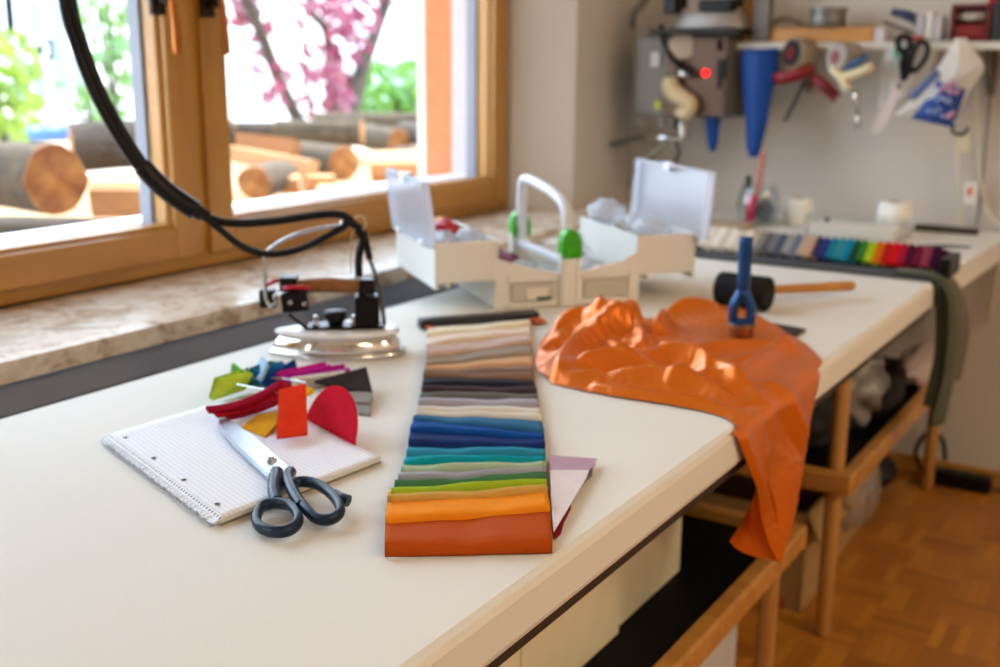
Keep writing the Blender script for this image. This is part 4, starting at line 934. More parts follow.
# ------------------------------------------------------------------ orange satin
XE = -.424
def cloth():
    def w(px, py): p = tp(px, py); return Vector((p.x, p.y))
    front = [(534, 362), (538, 372), (552, 385), (580, 391.5), (620, 399), (660, 405), (700, 412), (722, 418), (736, 426)]
    back = [(823, 362), (810, 348), (796, 338), (775, 326), (755, 317), (735, 310), (705, 309), (680, 315), (655, 322), (625, 322), (590, 323), (560, 333), (540, 344)]
    poly = [w(*p) for p in front]+[Vector((XE, 1.165))]
    hang = [(.035, 1.190), (.075, 1.218), (.11, 1.250), (.15, 1.278), (.19, 1.303), (.232, 1.332), (.205, 1.358), (.17, 1.385), (.137, 1.407), (.07, 1.448), (.0, 1.489)]
    poly += [Vector((XE+d, y)) for d, y in hang]
    poly += [w(*p) for p in back]
    n = len(poly); bd = []; st = .0050
    for i in range(n):
        a, b = poly[i], poly[(i+1) % n]; k = max(1, int((b-a).length/st))
        for j in range(k): bd.append(a.lerp(b, j/k))
    BA = np.array([[p.x, p.y] for p in bd])
    gx, gy = np.meshgrid(np.arange(BA[:, 0].min(), BA[:, 0].max(), st), np.arange(BA[:, 1].min(), BA[:, 1].max(), st*.866), indexing='ij')
    gx = gx+(np.arange(gx.shape[1]) % 2)[None, :]*st*.5
    gx = gx.ravel(); gy = gy.ravel(); ins = np.zeros(len(gx), bool)
    for i in range(len(BA)):
        a, b = BA[i], BA[i-1]
        c = ((a[1] > gy) != (b[1] > gy)); m = c & (gx < (b[0]-a[0])*(gy-a[1])/((b[1]-a[1]) or 1e-9)+a[0]); ins ^= m
    gx, gy = gx[ins], gy[ins]
    dm = np.min(np.hypot(gx[:, None]-BA[None, :, 0], gy[:, None]-BA[None, :, 1]), 1); gx, gy = gx[dm > st*.6], gy[dm > st*.6]
    pts = bd+[Vector((x, y)) for x, y in zip(gx, gy)]
    res = geometry.delaunay_2d_cdt(pts, [(i, (i+1) % len(bd)) for i in range(len(bd))], [], 1, 1e-6)
    U = np.array([[p.x, p.y] for p in res[0]]); F = np.array([list(f) for f in res[2]])
    X, Y = U[:, 0], U[:, 1]
    bdist = np.min(np.hypot(X[:, None]-BA[None, :, 0], Y[:, None]-BA[None, :, 1]), 1)
    hgt = np.full(len(X), .004); exc = np.full(len(X), CL_EXCESS[0])
    def bump(px, py, h, r, asp=1, ang=0):
        c = w(px, py); dx, dy = X-c.x, Y-c.y; ca, sa = math.cos(ang), math.sin(ang)
        u = (dx*ca+dy*sa)/(r*asp); v = (-dx*sa+dy*ca)/r
        return h*np.exp(-(u*u+v*v))
    def ridge(q_, h, wd, p=1.35, flat=False):
        pl = [w(*q) if not flat else Vector(q) for q in q_]; pl = [(v.x, v.y) for v in smooth_path([Vector((a.x, a.y, 0)) for a in pl], 5)]
        best = np.full(len(X), 9.); tt = np.zeros(len(X)); ls = [math.hypot(b[0]-a[0], b[1]-a[1]) for a, b in zip(pl[:-1], pl[1:])]; tot = sum(ls); acc = 0
        for (a, b), l in zip(zip(pl[:-1], pl[1:]), ls):
            dx, dy = b[0]-a[0], b[1]-a[1]
            t = np.clip(((X-a[0])*dx+(Y-a[1])*dy)/(l*l), 0, 1); d = np.hypot(X-a[0]-t*dx, Y-a[1]-t*dy)
            m = d < best; best[m] = d[m]; tt[m] = (acc+t[m]*l)/tot; acc += l
        return h*np.sin(np.clip(tt, 0, 1)*PI)**.5*np.exp(-(best/wd)**p)
    for c in CL_BUMPS: hgt += bump(*c)
    for r in CL_RIDGES: hgt += ridge(*r)
    for c in CL_EXCESS[1]: exc += bump(*c)
    hgt = np.maximum(hgt, .002)*(.15+.85*np.clip(bdist/.014, 0, 1)**.6)+.0012
    R0 = .012
    def place(x, y, h):
        d = x-XE+R0*.6
        if d <= 0: return (x, y, T+h)
        th = min(PI/2, d/R0); rest = max(0, d-R0*PI/2); r = R0+h*.55
        p = [XE-R0*.6+math.sin(th)*r, y, T-R0+math.cos(th)*r-rest*.985]
        if rest > 0: p[0] += .005*math.sin((y-1.2)*34+1.0+rest*6)*min(1, rest*12)+.006*rest/.2
        return tuple(p)
    V = np.array([place(x, y, h) for x, y, h in zip(X, Y, hgt)])
    # let the spare cloth buckle into folds (simple position-based relaxation)
    es = {}; opp = {}
    for f in F:
        for a, b, c in ((f[0], f[1], f[2]), (f[1], f[2], f[0]), (f[2], f[0], f[1])):
            k = (min(a, b), max(a, b)); es[k] = 1; opp.setdefault(k, []).append(c)
    E_ = np.array(list(es)); BD = np.array([v for v in opp.values() if len(v) == 2])
    def rl(P): return np.hypot(*(U[P[:, 0]]-U[P[:, 1]]).T)*(1+.5*(exc[P[:, 0]]+exc[P[:, 1]]))
    def d3(P): d = V[P[:, 0]]-V[P[:, 1]]; return np.sqrt((d*d).sum(1))
    LE, LB = np.maximum(rl(E_), d3(E_)), np.maximum(rl(BD), d3(BD))
    fix = bdist < 1e-5; tgt = V.copy(); rs = np.random.RandomState(4)
    for k in range(6):                           # gentle seed waves
        d = rs.normal(size=2); d /= np.hypot(*d); fq = rs.uniform(60, 130)
        V[:, 2] += np.where(fix | (X > XE-.01), 0, .0010*np.sin(fq*(X*d[0]+Y*d[1])+rs.uniform(0, 6)))
    old = V.copy(); N_ = len(V); on = X < XE-.004
    def project(P, L, k):
        d = V[P[:, 1]]-V[P[:, 0]]; l = np.sqrt((d*d).sum(1))+1e-9; c = d*(k*.5*(l-L)/l)[:, None]
        out = np.zeros_like(V)
        for q in range(3): out[:, q] = np.bincount(P[:, 0], c[:, q], N_)-np.bincount(P[:, 1], c[:, q], N_)
        return out
    degE = np.bincount(E_.ravel(), minlength=N_)[:, None]; degB = np.maximum(1, np.bincount(BD.ravel(), minlength=N_))[:, None]
    for it in range(CL_EXCESS[2]):
        v = (V-old)*.90; old = V.copy(); V = V+v; V[:, 2] -= .000022
        V += (tgt-V)*.030
        for s_ in range(4):
            V += 1.4*project(E_, LE, 1)/degE*1.0
            V += project(BD, LB, CL_EXCESS[3])/degB
            V[fix] = tgt[fix]
        m = on & (V[:, 2] < T+.0012); V[m, 2] = T+.0012
        m = (~on) & (V[:, 2] < T-R0) & (V[:, 0] < XE+.0015); V[m, 0] = XE+.0015
    for s_ in range(CL_EXCESS[4]):
        acc = np.zeros_like(V)
        for q in range(3): acc[:, q] = np.bincount(E_[:, 0], V[E_[:, 1], q], N_)+np.bincount(E_[:, 1], V[E_[:, 0], q], N_)
        V = np.where(fix[:, None], V, .5*V+.5*acc/degE)
    mb = MB(); mb.add(V.tolist(), F.tolist(), 0, True)
    # corner folded back behind the hanging part
    def px_(a, X_): return xp(a[0], a[1], X_)
    lf = smooth_path([px_((756, 462), -.418), px_((757, 485), -.432), px_((748, 510), -.446), px_((730, 541), -.456)], 6)
    rg = smooth_path([px_((760, 464), -.413), px_((772, 492), -.412), px_((778, 525), -.412), px_((780, 562), -.410)], 6)
    def fb(u, v):
        k = len(lf)-1; i = min(k-1, int(u*k)); f = u*k-i; a = lf[i].lerp(lf[i+1], f); b = rg[i].lerp(rg[i+1], f)
        q = a.lerp(b, v); q.x -= .014*math.sin(v*PI)*u; q.z -= .006*math.sin(v*PI)*u; return q
    mb.grid(fb, 20, 12)
    return mb
CL_EXCESS = (.035, [(610, 350, .22, .09, 1.4, .6), (700, 385, .07, .08, 2.0, .6), (690, 330, .05, .08, 1.5, .6)], 200, .20, 1)
CL_BUMPS = [(612, 338, .046, .045, 1.25, .6), (648, 352, .016, .06, 1.3, .6), (698, 318, .016, .065, 1.6, .5), (560, 345, .010, .03), (690, 385, .006, .05, 2, .5)]
CL_RIDGES = [
    ([(590, 391), (630, 398), (665, 404), (705, 410), (729, 416)], .012, .010),
    ([(552, 384), (585, 373), (629, 373), (663, 367), (694, 373)], .016, .013),
    ([(598, 385), (625, 381), (650, 379)], -.016, .011),
    ([(663, 394), (707, 389), (742, 395), (763, 406)], .016, .012),
    ([(640, 360), (652, 345), (668, 332)], .018, .011),
    ([(640, 361), (670, 363), (700, 372), (706, 384)], .014, .011),
    ([(737, 387), (763, 367), (798, 350)], .014, .011),
    ([(715, 370), (750, 362), (790, 354)], .010, .010),
    ([(628, 368), (640, 362), (652, 358)], -.022, .012),
    ([(552, 384), (566, 366), (584, 352), (604, 344), (622, 340)], 0.034, 0.014),
    ([(560, 385), (600, 384), (650, 388), (700, 396), (735, 410)], 0.023, 0.019),
    ([(575, 372), (610, 372), (645, 377), (680, 385)], 0.022, 0.016),
    ([(590, 378), (620, 378), (660, 383), (700, 390)], -0.019, 0.013),
    ([(630, 372), (660, 366), (700, 372), (730, 385), (738, 398)], 0.020, 0.014),
    ([(640, 362), (690, 360), (740, 352), (800, 348)], 0.016, 0.014),
    ([(735, 395), (755, 378), (775, 362), (800, 350)], 0.019, 0.015),
    ([(730, 372), (760, 366), (790, 358)], -0.009, 0.015),
    ([(596, 340), (604, 328), (618, 322), (630, 328)], 0.031, 0.014),
    ([(626, 345), (634, 336), (642, 350), (646, 368)], 0.031, 0.013),
    ([(650, 330), (646, 350), (648, 368)], -0.037, 0.015),
    ([(655, 345), (664, 335), (672, 330)], 0.028, 0.015),
    ([(660, 322), (690, 318), (720, 318)], 0.016, 0.020),
    ([(545, 352), (565, 350), (590, 346)], -0.022, 0.013),
    ([(540, 342), (556, 338), (575, 335), (588, 330)], 0.028, 0.015),
    ([(XE+.01, 1.30), (XE+.06, 1.345), (XE+.10, 1.40)], -.005, .012, 1.5, True),
    ([(XE-.03, 1.33), (XE+.02, 1.36), (XE+.08, 1.42)], 0.016, 0.018, 1.5, True),
    ([(XE-.05, 1.25), (XE+.005, 1.255), (XE+.05, 1.275)], -.006, .012, 1.5, True),
    ([(XE+.0, 1.18), (XE+.06, 1.22), (XE+.14, 1.285)], .009, .016, 1.5, True),
    ([(XE-.03, 1.22), (XE+.05, 1.26), (XE+.16, 1.31)], .007, .018, 1.5, True),
]
M_SATIN = mat('orange_satin', 'e07002', .31, .45, var=.04, scale=6, spec=.5, coat=.24)
M_SATIN.node_tree.nodes['Principled BSDF'].inputs['Coat Roughness'].default_value = .35
o = cloth().build('satin_cloth', M_SATIN, origin=tp(700, 360)); tag(o, 'crumpled orange satin cloth draped over the front edge of the bench', 'cloth')

# ------------------------------------------------------------------ punch, mallet, small black plate
p0 = tp(740.5, 336.5, T+.004); p0.z = T+.005
pu = thing('arch_punch', 'blue steel arch punch with coppery cutting ring standing upright on the satin', 'hole punch', p0)
M_BLUE = mat('blue_steel', '14457e', .28, .35, var=.15, scale=30)
MB().lathe([(.0180, 0), (.0186, .0005), (.0212, .018), (.0204, .0205), (.0150, .0205), (.0150, .019), (.0150, 0)], p0, 36).build('cutting_ring', mat('copper_ring', '86603f', .35, .7, var=.25, scale=40), pu)
y_ = MB(); RV = Matrix.Rotation(math.radians(18), 3, 'Z')
for s in (-1, 1):
    ring = []
    for z, x, wx, wy in ((.020, .0128, .0078, .0135), (.032, .0132, .0078, .013), (.046, .0126, .0082, .0125), (.055, .0088, .0088, .012), (.064, .0040, .0090, .0112), (.072, .0012, .0090, .0105)):
        ring.append([p0+RV@Vector((s*x+wx*math.cos(2*PI*j/14), wy*math.sin(2*PI*j/14), z)) for j in range(14)])
    y_.loft(ring, 0)
rr = []
for i in range(21):
    a = PI*i/20; rr.append(p0+RV@Vector((.0150*math.cos(a), 0, .026-.006*math.sin(a))))
y_.tube(rr, .0055, 10, flat=1.0); y_.cyl(p0+Vector((0, 0, .0200)), p0+Vector((0, 0, .0245)), .0200, n=32, bev=.001)
y_.build('yoke', M_BLUE, pu)
MB().lathe([(0, .066), (.0088, .068), (.0098, .076), (.0100, .10), (.0104, .144), (.0104, .150), (.0094, .152), (0, .152)], p0, 28).build('handle', M_BLUE, pu)

mh = tp(744, 291, T+.031); he = tp(853, 286, T+.020)
ml = thing('mallet', 'black rubber mallet with a short wooden handle lying behind the punch', 'mallet', (mh.x, mh.y, T))
hdv = (he-mh); hdn = Vector((hdv.x, hdv.y, 0)).normalized(); axv = Vector((hdn.y, -hdn.x, 0))
axv = (axv+hdn*.55).normalized()
hb2 = MB(); hb2.cyl(mh-axv*.046, mh+axv*.046, .029, .029, 32, bev=.004); hb2.cyl(mh-axv*.012, mh+axv*.012, .0298, n=32, bev=.002); hb2.build('head', M_RUBBER, ml)
MB().tube([mh+hdv*.05, mh+hdv*.3, mh+hdv*.6, mh+hdv*.9, mh+hdv*.99, mh+hdv], [.0075, .0078, .0085, .0092, .0090, .006], 14).build('handle', wood('mallet_handle', 'a8651c', 'c98838', .35, (3, 3, 3), 6, .2), ml)
q = [tp(772, 325), tp(806, 331), tp(798, 337), tp(768, 334)]
o = MB().prism([v+Vector((0, 0, .0008)) for v in q], (0, 0, .003)).build('steel_rule', cm('2e2c2c', .4, .4), origin=q[0]); tag(o, 'dark flat steel offcut peeking out behind the orange satin', 'offcut')

# ------------------------------------------------------------------ second swatch book, lying across the end of the bench
fc = tp(820, 250); fb_ = thing('swatch_book', 'colour-ordered swatch book lying across the far end, white to wine red', 'swatch book', (fc.x, fc.y, T))
fcols = 'e8e2d8 d8cfc0 ece6dc c8bcac e4ddd2 d2c6b6 eae4da c0b09c 8a8680 5c5a5a 77757a 4e5568 9a9690 6a7890 b8a490 c8a080 3a3650 2e3a78 1d7c94 3a8a9a 1483a8 1e4a30 3c7430 a8c41c d07014 b02018 d01820 a41838 4a1428 6c1c38 8a3c50 3c1430'.split()
XA, XB = -.945, -.440; n_ = len(fcols)
rows = []
YN, YF = 2.285, 2.372
for i in range(n_):
    u = i/n_; x = XA+(XB-XA)*u; sk = .012
    rows.append((Vector((x-.004, YF+.006*math.sin(i), T)), Vector((x+.004, YN+.01*0+.012*u, T))))
wf_top = (Vector((XB, YF, T)), Vector((XB+.004, YN+.012, T)))
# the swatches run the other way: folded edges face left
waterfall(fb_, rows, fcols, wf_top, 1.7, 1.8, .0010, .001, zbase=T+.008, tilt=.030)
MB().prism([(XA-.02, YN-.006, T+.0005), (XA-.02, YF+.012, T+.0005), (XA-.02, YF+.012, T+.037), (XA-.02, YN-.006, T+.007)], (XB-XA+.03, 0, 0)).build('backing_card', cm('26262a', .7, spec=.2), fb_)
MB().box((XB+.022, (YN+YF)/2+.006, T+.020), (.020, YF-YN+.02, .040), bev=.003).build('header_bar', M_BPLAST, fb_)

# grey-green cloth under it, hanging over the bench edge in several tails
gc = thing('folded_cloth', 'folded grey green cloth hanging over the front edge beyond the bench corner', 'cloth', (-.43, 2.27, T))
M_GG = mat('grey_green_cloth', '59604f', .85, var=.15, scale=30, bump=.3, bscale=300)
def strip(path, wdt, side, m, name, wob=.006, ph=0, th=.004):
    P = smooth_path(path, 6); k = len(P)-1; sv = Vector(side).normalized()
    def f(u, v):
        i = min(k, int(u*k+1e-6)); p = P[i].lerp(P[min(k, i+1)], u*k-i); fl_ = min(1, u*2)
        return p+sv*(v-.5)*wdt+Vector((wob*math.sin(v*9+ph+u*3), 0, 0))*fl_
    return MB().grid(f, 40, 14).build(name, m, gc, solid=th)
b_ = MB().boxb((-.98, 2.238, T+.0005), (-.432, 2.276, T+.009), .003); b_.build('flat_fold', mat('slate_cloth', '4a4c50', .85, var=.15, scale=30), gc)
def tail(y, xo, dz, wdt, m, ph, side=(.25, 1, 0), nm='hanging_tail'):
    strip([(-.50, y, T+.010), (-.445, y, T+.010), (-.422+xo*.4, y+.002, T-.002), (-.408+xo, y+.004, T-.05), (-.402+xo, y+.008, T-dz*.6), (-.412+xo, y+.004, T-dz)], wdt, side, m, nm, .008, ph)
tail(2.258, .012, .29, .040, M_GG, 0)
tail(2.252, .0, .25, .034, mat('dark_green_cloth', '33382f', .85, var=.2), 1.2)
tail(2.30, .022, .21, .05, mat('taupe_cloth', '6e655a', .85, var=.1), 2.0)
tail(2.292, .006, .30, .036, mat('green_grey_cloth', '475045', .85, var=.2), 3.0)

# ------------------------------------------------------------------ things on the back bench
jp = Vector((-.985, 2.80, T))
jr = thing('glass_jar', 'clear glass jar of small tools beside the white thread cone', 'jar', jp)
MB().lathe([(0, .002), (.044, .002), (.052, .012), (.056, .05), (.050, .085), (.044, .095), (.044, .104), (.0415, .104), (.0415, .096), (.047, .086), (.053, .05), (.049, .014), (.042, .006), (0, .006)], jp, 32).build('glass', clear('jar_glass', (.93, .96, .97), .06, .03), jr)
def stick(name, label, cat, a, b, r, col, **k): o = MB().tube([a, Vector(a).lerp(Vector(b), .5), b], r, 10).build(name, cm(col, .5, **k), origin=a); tag(o, label, cat)
stick('pencil', 'tall salmon red pencil sticking up out of the glass jar', 'pencil', jp+Vector((-.006, -.01, .012)), jp+Vector((.004, .0, .188)), .0065, 'c47a6a')
stick('marker_pen', 'black green marker pen standing at the left in the jar', 'pen', jp+Vector((-.025, 0, .012)), jp+Vector((-.030, .0, .125)), .008, '26342c')
stick('marker_pen', 'bright pink marker standing low at the front of the jar', 'pen', jp+Vector((-.008, -.036, .012)), jp+Vector((-.006, -.034, .080)), .0125, 'e01e5a')
o = MB().blob(jp+Vector((.022, -.004, .040)), (.022, .024, .030), .4, 3, 7, 3).build('thread_bundle', cm('4e5a6a', .8), origin=jp+Vector((.022, 0, .01))); tag(o, 'slate blue thread bundle filling the right of the jar', 'thread')
def spool(name, label, c, r, h, col, cat='thread'):
    t = thing(name, label, cat, c)
    MB().lathe([(0, 0), (r*.9, 0), (r, .004), (r, h-.004), (r*.94, h), (r*.3, h), (r*.3, h-.004), (0, h-.004)], c, 28).build('winding', cm(col, .8, bump=.4, bscale=300), t)
    MB().lathe([(r*.18, h-.006), (r*.28, h-.006), (r*.28, h+.003), (r*.18, h+.003)], c, 18).build('core', cm('b8a88c', .7), t)
q = tp(797, 224); spool('thread_cone', 'white thread roll standing right beside the glass jar', (q.x, q.y, T), .036, .068, 'f6f2e8')
q = Vector((-.655, 2.86, T)); spool('tape_roll', 'tall white roll standing behind the clear box on the back bench', (q.x, q.y, T), .040, .076, 'f8f4ea')
cbx = thing('clear_box', 'clear plastic box of papers in front of the tall white roll', 'box', (-.70, 2.76, T))
tub(MB(), 0, .22, 0, .11, 0, .045, .002, .001)
bxm = tub(MB(), -.83, -.60, 2.70, 2.80, T, T+.05, .002, .0008); bxm.build('body', clear('clear_box_plastic', (.97, .97, .96), .04, .1, .06), cbx)
o = MB().boxb((-.82, 2.71, T+.0025), (-.62, 2.79, T+.028), .002).build('paper_stack', cm('e8e2d6', .8), origin=(-.72, 2.75, T)); tag(o, 'stack of white papers lying in the clear plastic box', 'paper')
q = tp(826, 234); t = thing('small_bottle', 'small white bottle with dark cap by the swatch book', 'bottle', (q.x, q.y, T))
MB().lathe([(0, 0), (.015, 0), (.016, .003), (.016, .024), (.008, .030), (0, .030)], (q.x, q.y, T), 20).build('body', cm('e6e2da', .4), t)
MB().lathe([(0, .029), (.007, .029), (.007, .040), (0, .040)], (q.x, q.y, T), 16).build('cap', cm('2c2622', .4), t)
o = MB().boxb((-.62, 2.93, T+.0005), (-.47, 2.965, T+.014), .002).build('ruler', cm('3a2e28', .5), origin=(-.54, 2.95, T)); tag(o, 'dark ruler lying along the back of the bench by the wall', 'ruler')
for k, (x, y, a, lab) in enumerate(((-.58, 2.62, .15, 'white paper sheet lying nearest the bench corner'), (-.72, 2.60, -.1, 'white paper sheet partly under the swatch book'))):
    o = MB().box((x, y, T+.0012+.0006*k), (.15, .20, .0008), a).build('paper_sheet', cm('dcdad4', .8), origin=(x, y, T)); tag(o, lab, 'paper', 'loose papers on the back bench')
q = Vector((-.545, 2.66, T+.002)); o = MB().tube([q, q+Vector((.05, .03, .002)), q+Vector((.10, .055, .001))], [.004, .0045, .002], 8).build('pen', cm('4a5260', .4), origin=q); tag(o, 'slim grey pen lying on the loose papers', 'pen')
o = MB().boxb((-1.13, 2.60, T+.0005), (-.96, 2.72, T+.018), .003).build('tool_tray', cm('b09a80', .5), origin=(-1.05, 2.66, T)); tag(o, 'low beige tray on the bench left of the glass jar', 'tray')

# ------------------------------------------------------------------ back wall: shelf and what stands on it
SYF = 2.90
def zof(py, px=850, Y=SYF): return yp(px, py, Y).z
def xof(px, Y=SYF, py=45): return yp(px, py, Y).x
zs1 = zof(42); zs0 = zs1-.018
sh_ = thing('wall_shelf', 'narrow white shelf board on the back wall with tools hung along it', 'shelf', (-.8, WY, zs0))
MB().boxb((xof(733), SYF, zs0), (-.1, WY, zs1), .002).build('board', mat('white_shelf', 'dcd8ce', .6, var=.03), sh_)
for px in (795, 985):
    x = xof(px); MB().prism([(x-.008, WY, zs0), (x-.008, WY, zs0-.11), (x-.008, WY-.01, zs0-.11), (x-.008, WY-.12, zs0-.004), (x-.008, WY-.12, zs0)], (.016, 0, 0)).build('bracket', M_BRUSH, sh_)
def onbox(name, label, cat, px0, px1, py, dep, m, y=SYF+.02, bev=.003):
    x0, x1 = xof(px0, y), xof(px1, y); z1 = zof(py, (px0+px1)/2, y)
    o = MB().boxb((x0, y, zs1+.0006), (x1, y+dep, z1), bev).build(name, m, origin=((x0+x1)/2, y+dep/2, zs1)); tag(o, label, cat); return o
onbox('wooden_board', 'long honey coloured wooden board lying along the shelf under the tin', 'board', 768, 872, 27, .05, M_BEECH)
o = onbox('small_carton', 'small pale printed carton at the end of the wooden board', 'carton', 873, 884, 27, .04, cm('cfc4c0', .6))
onbox('wooden_block', 'upright wooden block on the shelf between the steamer and the grey post', 'block', 738, 751, -6, .06, M_BEECHV, SYF+.03)
onbox('steel_bar', 'upright grey steel bar at the left end of the shelf', 'bar', 752, 768, -8, .03, M_BRUSH, SYF+.005)
tb_ = yp(829, 26, 2.96); zt_ = zof(27, 829, 2.96)
t = thing('tin_can', 'flat round grey tin standing on the wooden board', 'tin', (tb_.x, 2.945, zt_))
MB().lathe([(0, 0), (.044, 0), (.046, .002), (.046, .034), (.044, .036), (0, .036)], (tb_.x, 2.945, zof(27, 829, SYF+.02)+.0005), 32).build('body', mat('grey_tin', '77756f', .4, .5), t)
MB().lathe([(0, .036), (.047, .036), (.048, .038), (.048, .046), (.046, .048), (0, .048)], (tb_.x, 2.945, zof(27, 829, SYF+.02)+.0005), 32).build('lid', mat('grey_tin_lid', '85827b', .35, .6), t)
x0, x1 = xof(948, SYF+.02), xof(988, SYF+.02)
t = thing('sewing_case', 'dark red case with open front at the right end of the shelf', 'case', ((x0+x1)/2, SYF+.06, zs1))
zt_ = zof(4, 968, SYF+.02); b = MB(); yb = SYF+.02; w_ = .010
b.boxb((x0, yb, zs1+.0005), (x0+w_, yb+.07, zt_), .001); b.boxb((x1-w_, yb, zs1+.0005), (x1, yb+.07, zt_), .001); b.boxb((x0+w_, yb, zt_-w_), (x1-w_, yb+.07, zt_), .001); b.boxb((x0+w_, yb, zs1+.0005), (x1-w_, yb+.07, zs1+w_), .001); b.boxb((x0+w_, yb+.064, zs1+w_), (x1-w_, yb+.07, zt_-w_))
b.build('body', cm('5c0d10', .4), t)
MB().boxb((x0+w_+.001, yb+.006, zs1+w_), (x1-w_-.001, yb+.06, zs1+.040), .003).build('drawer', cm('7c1014', .4), t)
MB().cyl((x0+w_, yb+.025, zs1+.060), (x1-w_, yb+.025, zs1+.060), .010, n=16).build('roller', cm('c8bcae', .4), t)
onbox('red_box', 'bright red box behind the dark red case', 'box', 983, 992, -6, .05, cm('b01218', .45), SYF+.075)
onbox('dark_green_box', 'dark green box at the far right end of the shelf', 'box', 991, 1012, -4, .06, cm('1e2c26', .5))
onbox('green_mat', 'thin green mat under the dark red case', 'mat', 912, 946, 40.2, .08, cm('4a7a58', .7), SYF+.004, .0004)
for k, (px, pt, col, nm) in enumerate(((918, 14, 'b8b0b4', 'pale violet'), (927, 12, 'd8d4ce', 'white'), (936, 16, 'c0b8bc', 'greyish'))):
    onbox('packet', '%s packet standing upright between the stapler and red case' % nm, 'packet', px-4, px+4, pt, .05, cm(col, .6))
onbox('orange_tag', 'little orange red tag on the shelf edge under the stapler', 'tag', 910, 921, 36, .02, cm('c04c28', .6), SYF+.003)
a = yp(893, 12, SYF+.05); b2 = yp(928, 31, SYF+.04); b2.z = max(b2.z, zs1+.012)
t = thing('stapler', 'dark blue curved stapler lying tilted on the shelf', 'stapler', ((a.x+b2.x)/2, SYF+.05, zs1))
MB().tube(smooth_path([a, a.lerp(b2, .4)+Vector((0, 0, .010)), a.lerp(b2, .75)+Vector((0, 0, .010)), b2], 5), [.014]*4+[.017]*6+[.014]*6, 12, flat=.7).build('arm', mat('navy_stapler', '16284e', .35), t)
MB().tube(smooth_path([a+Vector((-.02, 0, -.022)), a.lerp(b2, .4)+Vector((-.01, 0, -.022)), Vector((b2.x, b2.y, zs1+.008))], 5), .0075, 10, flat=.6).build('base', cm('6a6258', .5), t)
# wire loop of cable standing on the board
q = [yp(x, y, SYF+.04) for x, y in ((772, 26), (778, 20), (788, 19), (796, 22), (803, 26))]
o = MB().tube(smooth_path(q, 5), .004, 8).build('cable_coil', cm('4c4844', .6), origin=q[0]); tag(o, 'short grey cable lying on the wooden board left of the tin', 'cable')

# hanging from the shelf edge ------------------------------------------------
HY = SYF-.012
def wpx(px, py, y=HY): return yp(px, py, y)
def sheath(label, pts, group):
    P = [wpx(*p) for p in pts]; n = len(P)
    cx = sum((p.x for p in P))/n
    def f(u, v):
        k = len(pts)//2; L_ = P[:k]; R_ = P[k:][::-1]
        s = u*(k-1); i = min(k-2, int(s)); l = L_[i].lerp(L_[i+1], s-i); r = R_[i].lerp(R_[i+1], s-i)
        q = l.lerp(r, v); q.y -= .016*math.sin(v*PI)*(1-.5*u); return q
    o = MB().grid(f, 24, 12).build('scabbard', mat('blue_plastic_scabbard', '0a3f88', .5, 0, var=.08, spec=.3), origin=P[0], solid=.004); tag(o, label, 'tool sheath', group)
G_BL = 'blue sheaths hanging on the back wall'
sheath('large blue tapered sheath hanging below the left end of the shelf', [(742, 50), (741, 72), (744, 95), (746, 125), (747, 148), (750, 157), (758, 157), (761, 148), (767, 125), (772, 95), (778, 72), (779, 48)], G_BL)
sheath('small blue sheath hanging just under the steel steamer', [(705, 112), (706, 122), (707, 132), (708, 142), (710, 151), (715, 151), (718, 142), (719, 132), (720, 122), (720, 112)], G_BL)
def tape_gun(label, cx, cy, body, roll, core, flip, yy, handle=None):
    c = wpx(cx, cy, yy); t = thing('tape_dispenser', label, 'tape dispenser', c, 0, 'tape dispensers hanging from the shelf')
    ax_ = Vector((-.55, -.83, .08)).normalized()
    MB().cyl(c-ax_*.034, c+ax_*.018, .040, n=32, bev=.003).build('tape_roll', roll, t)
    q = MB(); q.cyl(c+ax_*.0185, c+ax_*.024, .032, n=28); q.build('hub', cm('0c0809' if flip else 'a89e96', .4), t)
    q = MB(); q.cyl(c+ax_*.0243, c+ax_*.027, .017, n=24, bev=.001); q.build('hub_cap', core, t)
    return t, c
yy = SYF-.04
t, c = tape_gun('brown tape roll in a red pistol-grip dispenser hung from the shelf', 798, 54, None, mat('brown_tape', '8a7a66', .5, 0), cm('6a0c18', .4), 1, yy)
red = cm('7e0e16', .4)
q = MB(); q.tube([wpx(776, 79, yy), wpx(786, 77, yy), wpx(800, 73, yy), wpx(814, 68, yy)], [.019, .023, .023, .016], 12, flat=.8); q.build('frame', red, t)
q = MB(); q.tube([wpx(814, 77, yy), wpx(824, 86, yy), wpx(837, 98, yy)], [.012, .0165, .015], 12); q.build('grip', red, t)
q = MB(); q.tube([wpx(819, 84, yy-.012), wpx(825, 89, yy-.012), wpx(831, 94, yy-.012)], [.004, .006, .004], 8); q.build('grip_inlay', cm('180c0c', .5), t)
q = MB(); q.tube([wpx(804, 82, yy), wpx(795, 102, yy), wpx(785, 121, yy)], .0105, 8, flat=.5); q.build('blade_arm', cm('3c3630', .5), t)
yy = SYF-.05
t, c = tape_gun('cream and blue pistol-grip tape dispenser hung right of the red one', 843, 58, None, clear('clear_tape', (.8, .75, .68), .1, .1, .45, 'c8beb0'), cm('8a4a48', .4), 0, yy)
cr = cm('ddd0a8', .5)
q = MB(); q.tube(smooth_path([wpx(832, 68, yy-.02), wpx(842, 78, yy-.02), wpx(848, 90, yy-.02)], 4), .0145, 12, flat=.8); q.tube(smooth_path([wpx(838, 78, yy-.02), wpx(855, 74, yy-.02), wpx(872, 67, yy-.02)], 4), .0150, 12, flat=.8); q.build('grip', cr, t)
q = MB(); q.tube([wpx(846, 68, yy-.022), wpx(858, 62, yy-.022), wpx(867, 56, yy-.022)], .010, 10, flat=.7); q.build('tension_knob', cm('1e5a94', .4), t)
